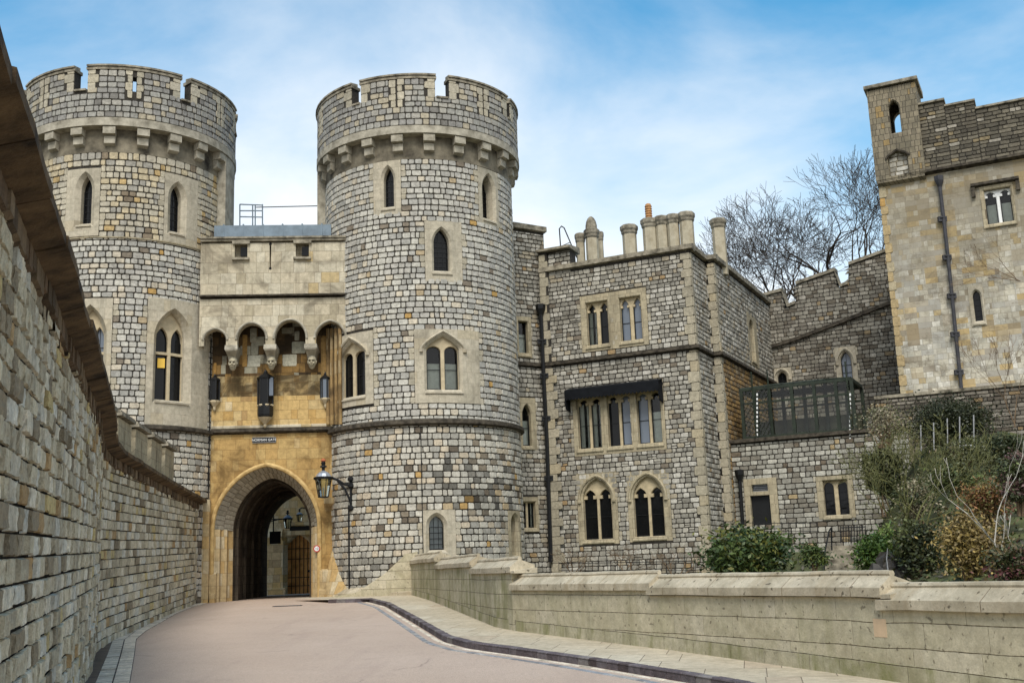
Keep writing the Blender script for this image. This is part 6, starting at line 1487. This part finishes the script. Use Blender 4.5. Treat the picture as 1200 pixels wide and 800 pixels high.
# ================================================================ GARDEN, mound, planting
def xpar(y):
    P_ = [(p.x, p.y) for p in PP]
    if y >= P_[0][1]: return P_[0][0]
    for a, b in zip(P_, P_[1:]):
        if y >= b[1]: return a[0]+(b[0]-a[0])*(a[1]-y)/(a[1]-b[1])
    return P_[-1][0]+(P_[-1][1]-y)*.46
def sm(x): x = max(0, min(1, x)); return x*x*(3-2*x)
def gh_(x, y):
    if x < xpar(y)+.45: return gz(y)-1.2
    t = max(0, min(1, (y-14)/27)); s = x-(1.4+.266*y)
    n_ = .12*math.sin(x*1.3+y*.7)+.1*math.sin(x*2.9-y*1.7)
    return 1.0+.35*t+.9*t*sm((x-7)/3)+3.9*t**1.4*sm(s/3.2)+n_*min(1, max(0, s))
M['soil'] = mat_plain('mossy_garden_soil', (.045, .038, .022), .95, .5, 1.8, .9, col2=(.075, .085, .028), dist=.06)
gridmesh('garden_slope', frange(-3, 34, .5), frange(5, 62, .6), gh_, M['soil'])
gridmesh('castle_mound', frange(0, 120, 6), frange(62, 150, 6), lambda x, y: -1+17*math.exp(-(((x-34)/34)**2+((y-92)/30)**2)), M['grass'])
def leafmat(name, bright=1.0):
    mt, t, b, L = newmat(name); a = N(t, 'ShaderNodeAttribute'); a.attribute_name = 'Col'; o = coord(t)
    c = mix(t, 1, a.outputs['Color'], gray(t, mrange(t, noise(t, o, 3, 3), .3, .7, .75*bright, 1.25*bright)), 'MULTIPLY'); L(c, b.inputs['Base Color']); b.inputs['Roughness'].default_value = .5; b.inputs['Specular IOR Level'].default_value = .35
    return mt
M['leaf'] = leafmat('leaves')
M['bark'] = mat_plain('dark_grey_bark', (.042, .032, .024), .95, .4, 5, .6)
M['bark_g'] = mat_plain('mossy_green_bark', (.125, .125, .045), .9, .4, 5, .5)
M['bark_w'] = mat_plain('white_birch_bark', (.42, .39, .33), .8, .3, 9, .4)
M['twig'] = mat_plain('dry_brown_twigs', (.16, .11, .065), .95, .4, 5, .3)
def leaf(mb, p, s, rng, c):
    a = Vector((rng.gauss(0, 1), rng.gauss(0, 1), rng.gauss(0, .8))); a = a.normalized() if a.length > 1e-5 else Vector((1, 0, 0))
    b = a.cross(Vector((rng.gauss(0, 1), rng.gauss(0, 1), rng.gauss(0, 1))))
    if b.length < 1e-4: return
    b.normalize(); w_ = s*rng.uniform(.35, .55)
    mb.add([p-a*s, p+b*w_-a*s*.1, p+a*s, p-b*w_-a*s*.1], [(0, 1, 2, 3)], 0, c)
def branch(mb, p, d, ln, r, dep, rng, spread=.55, up=.12, tips=None, nseg=4, n=4, wob=.16, kids=(2, 3), shrink=(.62, .8), rmin=.004):
    pts = [p.copy()]; rs = [r]; q = p.copy(); dd = d.normalized()
    for i in range(nseg):
        dd = (dd+Vector((rng.gauss(0, wob), rng.gauss(0, wob), rng.gauss(0, wob)+up*.5))).normalized(); q = q+dd*(ln/nseg); pts.append(q.copy()); rs.append(max(rmin, r*(1-.38*(i+1)/nseg)))
    tube(mb, pts, rs, n if r > .03 else 3, cap=False)
    if dep == 0:
        if tips is not None: tips.append(q.copy())
        return
    k = rng.randint(*kids)
    for i in range(k):
        ph = rng.uniform(0, 2*math.pi); a = dd.orthogonal().normalized(); b = dd.cross(a); sp = spread*rng.uniform(.5, 1.35)
        nd = (dd+(a*math.cos(ph)+b*math.sin(ph))*sp+Vector((0, 0, up))).normalized(); st = pts[-1] if i < 2 else pts[rng.randint(nseg//2, nseg)]
        branch(mb, st, nd, ln*rng.uniform(*shrink), rs[-1]*rng.uniform(.6, .85), dep-1, rng, spread, up, tips, max(2, nseg-1), n, wob, kids, shrink, rmin)
def bush(name, label, cat, c, rad, n, s, cols, seed, group=None, clumps=26, stems=5, flat=.0, stemmat='twig'):
    """evergreen or leafy shrub: leaves gathered in clumps round stems"""
    rng = random.Random(seed); t = thing(name, label, cat, (c[0], c[1], c[2]-rad[2]), group); mb = MB(); cl = []
    for i in range(clumps):
        while True:
            v = Vector((rng.uniform(-1, 1), rng.uniform(-1, 1), rng.uniform(-.95, 1)))
            if v.length < 1: break
        v = v*(.55+.4*rng.random())/max(.35, v.length)*v.length**.4 if v.length > .05 else v
        cl.append((Vector((c[0]+v.x*rad[0]*.8, c[1]+v.y*rad[1]*.8, c[2]+v.z*rad[2]*.8)), rng.uniform(.22, .42)*min(rad), pick(rng, cols, .25)))
    for i in range(n):
        q, r, cc = cl[rng.randrange(clumps)]
        k = rng.uniform(.75, 1.3); leaf(mb, q+Vector((rng.gauss(0, r*1.15), rng.gauss(0, r*1.15), rng.gauss(0, r*.8))), s*rng.uniform(.6, 1.3), rng, tuple(x*k for x in cc))
    mb.build('foliage', M['leaf'], t); mb = MB()
    for i in range(stems):
        q = cl[rng.randrange(clumps)][0]; b = Vector((c[0]+rng.uniform(-.25, .25)*rad[0], c[1]+rng.uniform(-.2, .2)*rad[1], c[2]-rad[2]*1.1)); tube(mb, [b, b.lerp(q, .5)+Vector((0, 0, .1*rad[2])), q], [.03, .02, .008], 4)
    mb.build('stems', M[stemmat], t); return t
def baretree(name, label, cat, base, d, ln, r, dep, seed, mats='bark', trunks=1, leafc=None, leafs=.05, nleaf=0, group=None, **kw):
    rng = random.Random(seed); t = thing(name, label, cat, tuple(base), group); mb = MB(); tips = []; tr = MB()
    for k in range(trunks):
        dd = Vector(d[k % len(d)] if isinstance(d[0], tuple) else d); b = Vector(base)+Vector((rng.uniform(-.2, .2), 0, 0))*(k > 0)
        pts = [b]; q = b
        for i in range(3): q = q+(dd+Vector((rng.gauss(0, .08), rng.gauss(0, .08), 0))).normalized()*ln*.33; pts.append(q)
        tube(tr, pts, [r, r*.9, r*.82, r*.75], 8)
        kk = rng.randint(3, 4)
        for i in range(kk):
            ph = 2*math.pi*i/kk+rng.random(); nd = (dd.normalized()+Vector((math.cos(ph), math.sin(ph)*.7, .1))*rng.uniform(.35, .75)).normalized()
            branch(mb, pts[-1] if i < 3 else pts[-2], nd, ln*rng.uniform(.65, .9), r*.6, dep, rng, tips=tips, **kw)
    tr.build('trunk', M[mats], t); mb.build('crown', M[mats], t)
    if nleaf:
        lb = MB()
        for i in range(nleaf):
            q = tips[rng.randrange(len(tips))]; leaf(lb, q+Vector((rng.gauss(0, .08), rng.gauss(0, .08), rng.gauss(0, .08))), leafs*rng.uniform(.6, 1.3), rng, pick(rng, leafc, .2))
        lb.build('leaves', M['leaf'], t)
    return t
# bare trees on the mound
def tb(px, py, Y, z): p = atY(px, py, Y); p.z = z; return p
baretree('bare_tree', 'bare winter tree leaning left behind the single chimney, smallest of the three', 'tree', tb(910, 345, 74, 13.5), (-.50, 0, 1), 3.3, .20, 6, 101, spread=.68, up=.05, shrink=(.70, .86), wob=.15, rmin=.013, group='bare trees on the mound')
baretree('bare_tree', 'broad bare winter tree with several stems in the middle of the three on the mound', 'tree', tb(950, 335, 72, 14.0), [(-.70, 0, 1), (.05, 0, 1), (-.35, .3, 1)], 3.3, .24, 6, 205, trunks=3, spread=.68, up=.05, shrink=(.70, .86), wob=.15, rmin=.013, group='bare trees on the mound')
baretree('bare_tree', 'tallest bare winter tree, right of the three and beside the corner turret', 'tree', tb(985, 335, 70, 14.0), [(-.05, 0, 1), (.30, 0, 1)], 3.8, .28, 6, 309, trunks=2, spread=.64, up=.06, shrink=(.70, .86), wob=.15, rmin=.012, group='bare trees on the mound')
G_L = [((.055, .085, .022), 4), ((.035, .06, .018), 4), ((.09, .12, .03), 2), ((.14, .14, .03), .7)]
G_D = [((.03, .04, .016), 4), ((.045, .055, .02), 3), ((.075, .075, .03), 1.5)]
G_B = [((.24, .175, .055), 4), ((.15, .105, .04), 3), ((.30, .22, .07), 2)]
G_P = [((.30, .26, .17), 3), ((.20, .17, .10), 3), ((.10, .11, .045), 3)]
G_G = [((.09, .15, .03), 4), ((.06, .11, .025), 3), ((.14, .19, .045), 1)]
G_R = [((.17, .075, .03), 3), ((.12, .05, .03), 2), ((.22, .13, .04), 2)]
def bp(px, py, Y): return atY(px, py, Y)
def bushpx(name, label, l, r, t_, b_, Y, n, s, cols, seed, cat='shrub', dy=.8, **k):
    a = bp((l+r)/2, (t_+b_)/2, Y); return bush(name, label, cat, a, ((r-l)/2*Y/1300, (r-l)/2*Y/1300*dy, (b_-t_)/2*Y/1300), n, s, cols, seed, **k)
bushpx('laurel_bush', 'wide glossy green laurel bush just behind the parapet in front of the terrace door', 812, 938, 618, 682, 29, 9000, .075, G_L, 1, clumps=60, stems=9)
bushpx('clipped_yew', 'large dark domed evergreen over white pergola posts at the foot of the pale building', 1058, 1170, 464, 526, 38.5, 15000, .05, [((.026, .033, .014), 4), ((.04, .045, .018), 3)], 2, clumps=70)
bushpx('clipped_yew', 'low rounded dark evergreen at the right edge beside the domed one', 1143, 1206, 508, 545, 33, 7000, .05, G_D, 3, clumps=50)
bushpx('climber', 'dark ivy hanging over the right end of the terrace wall', 1003, 1066, 512, 600, 40, 7000, .07, G_D+[((.07, .075, .03), 2)], 4, clumps=50, dy=.35, cat='climber')
bushpx('flowering_shrub', 'sparse shrub with pale buff buds in front of the conservatory end', 1004, 1064, 468, 522, 37, 1700, .045, G_P, 5, clumps=45, stems=16)
bushpx('fern_shrub', 'bright green feathery shrub beside the garden steps', 1002, 1052, 608, 676, 27, 4200, .055, G_G, 6, clumps=35)
bushpx('golden_shrub', 'golden brown dry-leaved shrub left of the white birch', 1100, 1176, 592, 690, 21, 6500, .04, G_B, 7, clumps=60, stems=14)
bushpx('russet_shrub', 'orange russet shrub above the golden one on the bank', 1128, 1184, 556, 612, 24, 3000, .04, G_R+[((.16, .14, .04), 3)], 8, clumps=36, stems=12)
bushpx('dark_shrub', 'dark shrub in the hollow behind the green-stemmed tree', 1046, 1108, 600, 680, 25, 4200, .05, G_D+[((.06, .07, .02), 2)], 9, clumps=40)
bushpx('heather', 'pinkish heather and leaves spilling down the bank at the right edge', 1168, 1212, 524, 600, 22, 4200, .04, [((.12, .07, .06), 3), ((.06, .07, .03), 3), ((.20, .11, .11), 1), ((.10, .12, .04), 2)], 10, clumps=40)
bushpx('mossy_shrub', 'yellow-green mossy shrub halfway up the bank below the pergola', 1085, 1150, 540, 580, 28, 3200, .045, [((.09, .12, .03), 3), ((.05, .06, .02), 3), ((.15, .14, .05), 1)], 11, clumps=36)
bushpx('bank_shrub', 'mixed brown and green shrub under the ivy on the bank', 1046, 1100, 556, 612, 31, 2600, .045, G_P+G_D, 12, clumps=40)
bushpx('bank_shrub', 'low reddish green shrub right behind the parapet at the far right', 1160, 1215, 632, 690, 16.5, 2600, .035, [((.05, .06, .02), 3), ((.14, .05, .05), 1), ((.12, .09, .04), 2)], 13, clumps=30)
bushpx('bank_shrub', 'olive green shrub between the russet and the domed evergreen', 1100, 1160, 512, 552, 31, 2800, .045, [((.07, .075, .03), 3), ((.11, .09, .05), 2)], 14, clumps=30)
bushpx('step_shrub', 'small leafy shrub tucked left of the garden steps', 938, 972, 636, 668, 30, 1300, .05, G_L, 15, clumps=14)
# mossy-stemmed small tree, white birch
baretree('small_tree', 'small multi-stemmed tree with mossy green bark in front of the ivy', 'tree', bp(1088, 690, 25.5), [(-.16, 0, 1), (.06, .1, 1), (-.30, .1, 1)], 1.2, .05, 5, 77, 'bark_g', trunks=3, spread=.5, up=.10, wob=.22, kids=(2, 3), leafc=[((.14, .13, .05), 3), ((.10, .11, .04), 2)], nleaf=1100, leafs=.028)
baretree('white_birch', 'young white-barked birch leaning left at the right edge of the garden', 'tree', bp(1190, 690, 17.5), (-.28, 0, 1), .75, .022, 4, 61, 'bark_w', spread=.36, up=.12, wob=.10, kids=(1, 2), shrink=(.6, .85))
baretree('white_birch', 'thin pale sapling at the very right edge behind the parapet', 'tree', bp(1199, 690, 17), (.1, 0, 1), .4, .018, 4, 62, 'bark_w', spread=.45, up=.2, wob=.12, kids=(2, 2))
# bare climbers along the foot of the house, and on the pale building
for i, (px, sd, lb) in enumerate([(672, 31, 'dry bare shrub at the foot of the buttress, leftmost under the lower windows'), (735, 32, 'dry bare shrub under the right lower arched window'), (790, 33, 'dry bare shrub near the right corner of the house front')]):
    baretree('bare_shrub', lb, 'shrub', bp(px, 676, 41.5-i*1.2), [(-.5, 0, .8), (.5, 0, .8), (0, 0, 1), (.9, 0, .5)], .42, .025, 3, sd, 'twig', trunks=4, spread=.8, up=.02, wob=.25, kids=(2, 3), group='dry shrubs along the house foot')
cb = RB.map(*RB.hit(1196, 330), .12)
baretree('wall_climber', 'leafless climber fanning across the pale wall under the two-light window', 'climber', cb, [(-.9, .42, .28), (-.8, .38, .6), (-.5, .25, .9)], .8, .016, 4, 37, 'twig', trunks=3, spread=.42, up=.0, wob=.08)
baretree('bare_shrub', 'tall thin bare shrub against the foot of the pale building at the right edge', 'shrub', bp(1190, 500, 36), [(-.2, 0, 1), (.25, 0, 1)], 1.0, .02, 4, 39, 'twig', trunks=2, spread=.4, up=.1, wob=.1)
# ground cover
rng = random.Random(99); mb = MB()
for i in range(26000):
    y = rng.uniform(13, 41.5); x = xpar(y)+.8+rng.random()*(6+.5*y); s = x-(1.0+.262*y)
    if rng.random() > (.25 if s < 0 else 1): continue
    q = RB.hit(600, 400); c = pick(rng, [((.05, .06, .022), 4), ((.08, .10, .028), 3), ((.10, .075, .035), 3), ((.16, .12, .06), 1), ((.04, .035, .02), 2)], .25)
    P_ = Vector((x, y, gh_(x, y)+rng.uniform(0, .16)))
    dd_ = (Vector((x, y))-RB.p).dot(RB.n)
    if dd_ < .5 and x > 9: continue
    if (Vector((x, y))-TW.p).dot(TW.n) < .3 and x > 7: continue
    leaf(mb, P_, rng.uniform(.03, .09), rng, c)
tag(mb.build('ground_cover', M['leaf']), 'low leafy ground cover over the garden bank', 'ground cover', kind='stuff')
# rocks with a trickle of water
rg = thing('rock_cascade', 'dark wet rocks with a thin white trickle of water between the shrubs', 'rocks', tuple(bp(1040, 676, 25)))
M['rock'] = mat_plain('dark_wet_rock', (.05, .045, .038), .6, .5, 2, .9, dist=.05); rng = random.Random(5)
for px, py, w_ in ((1031, 665, .5), (1050, 668, .55), (1040, 650, .45), (1060, 655, .5), (1024, 676, .5)):
    c = bp(px, py+3, 25.4); mb = MB(); lathe(mb, (c.x, c.y, c.z), [(w_*.6, -.4), (w_*.62, -.15), (w_*.5, .02), (w_*.22, .12)], 7, rot=rng.random()*3); mb.v = [(x+rng.uniform(-.07, .07), y+rng.uniform(-.07, .07), z+rng.uniform(-.06, .06)) for x, y, z in mb.v]; mb.build('rock', M['rock'], rg)
mb = MB(); tube(mb, [bp(1040, 642, 24.9), bp(1039, 655, 24.8), bp(1041, 672, 24.7)], [.006, .014, .02], 5); mb.build('water_trickle', mat_plain('white_water', (.12, .13, .135), .3, .2, 30, .3), rg)
# garden steps, handrail, railings
st = thing('garden_steps', 'flight of worn stone garden steps rising behind the parapet', 'steps', tuple(bp(988, 668, 32))); rz = math.radians(-12)
for i in range(6):
    c = bp(988, 667-i*5.2, 31.5+i*.42); mb = MB(); box(mb, (c.x, c.y, c.z-.1), (1.05, .5, .30), rz); mb.build('step', M['coping'], st)
hr = thing('handrail', 'slim black iron handrail at the left of the garden steps', 'handrail', tuple(bp(964, 668, 31.4))); mb = MB()
tube(mb, [bp(948, 665, 31), bp(964, 660, 31.2), bp(967, 645, 31.6), bp(971.5, 622, 33), bp(974, 618, 33.3)], .022, 5); tube(mb, [bp(966, 668, 31.3), bp(966, 652, 31.4)], .02, 5); tube(mb, [bp(975, 650, 33.3), bp(974, 618, 33.3)], .022, 5); mb.build('rail', M['iron'], hr)
def railing(name, label, x0, x1, yt0, yt1, yb, Y0, Y1, n, r=.014):
    t = thing(name, label, 'railing', tuple(bp((x0+x1)/2, yb, (Y0+Y1)/2)), 'black iron railings in the garden'); mb = MB()
    for k in range(n+1):
        f = k/n; x = x0+(x1-x0)*f; Y = Y0+(Y1-Y0)*f; a = bp(x, yt0+(yt1-yt0)*f-2, Y); b = bp(x, yb, Y); tube(mb, [a, b], r, 4)
        mb.build('baluster', M['iron'], t); mb = MB()
    tube(mb, [bp(x0, yt0, Y0), bp(x1, yt1, Y1)], r*1.4, 4); tube(mb, [bp(x0, yb-4, Y0), bp(x1, yb-4, Y1)], r*1.2, 4); mb.build('rail', M['iron'], t)
railing('iron_railing', 'short black spiked railing at the top of the garden steps', 985, 1014, 618, 617, 636, 34.5, 34, 9)
railing('iron_railing', 'low black wire railing along the foot of the house behind the parapet', 655, 815, 660, 657, 672, 38, 33, 14, .010)
railing('iron_railing', 'thin black railing on the terrace before the door, above the laurel', 848, 958, 612, 613, 626, 36, 36, 13, .010)
pg = thing('pergola', 'row of slender white posts with a small white trellis panel under the dark domed evergreen', 'pergola', tuple(bp(1110, 530, 36.5)))
for px, yt, yb in ((1079, 498, 528), (1094, 495, 527), (1110, 490, 527), (1124.5, 488, 542), (1141, 486, 541)): mb = MB(); tube(mb, [bp(px, yt, 36.2), bp(px+.5, yb, 36.2)], .022, 5); mb.build('post', M['rim'], pg)
mb = MB()
for k in range(5): tube(mb, [bp(1125+4*k, 521, 36.1), bp(1125+4*k, 536, 36.1)], .022, 4)
for y in (521.5, 535.5): tube(mb, [bp(1124, y, 36.1), bp(1142, y, 36.1)], .025, 4)
mb.build('trellis_panel', M['whitep'], pg)

for o in list(bpy.data.objects):
    if o.parent is None and 'label' in o and 'group' not in o:
        k = o.name.split('.')[0]
        g = {'clipped_yew': 'dark clipped evergreens on the bank', 'bank_shrub': 'low shrubs on the garden bank', 'white_birch': 'white-barked saplings', 'bare_shrub': 'dry shrubs', 'bracket_lantern': 'lanterns inside the archway'}.get(k)
        if g: o['group'] = g
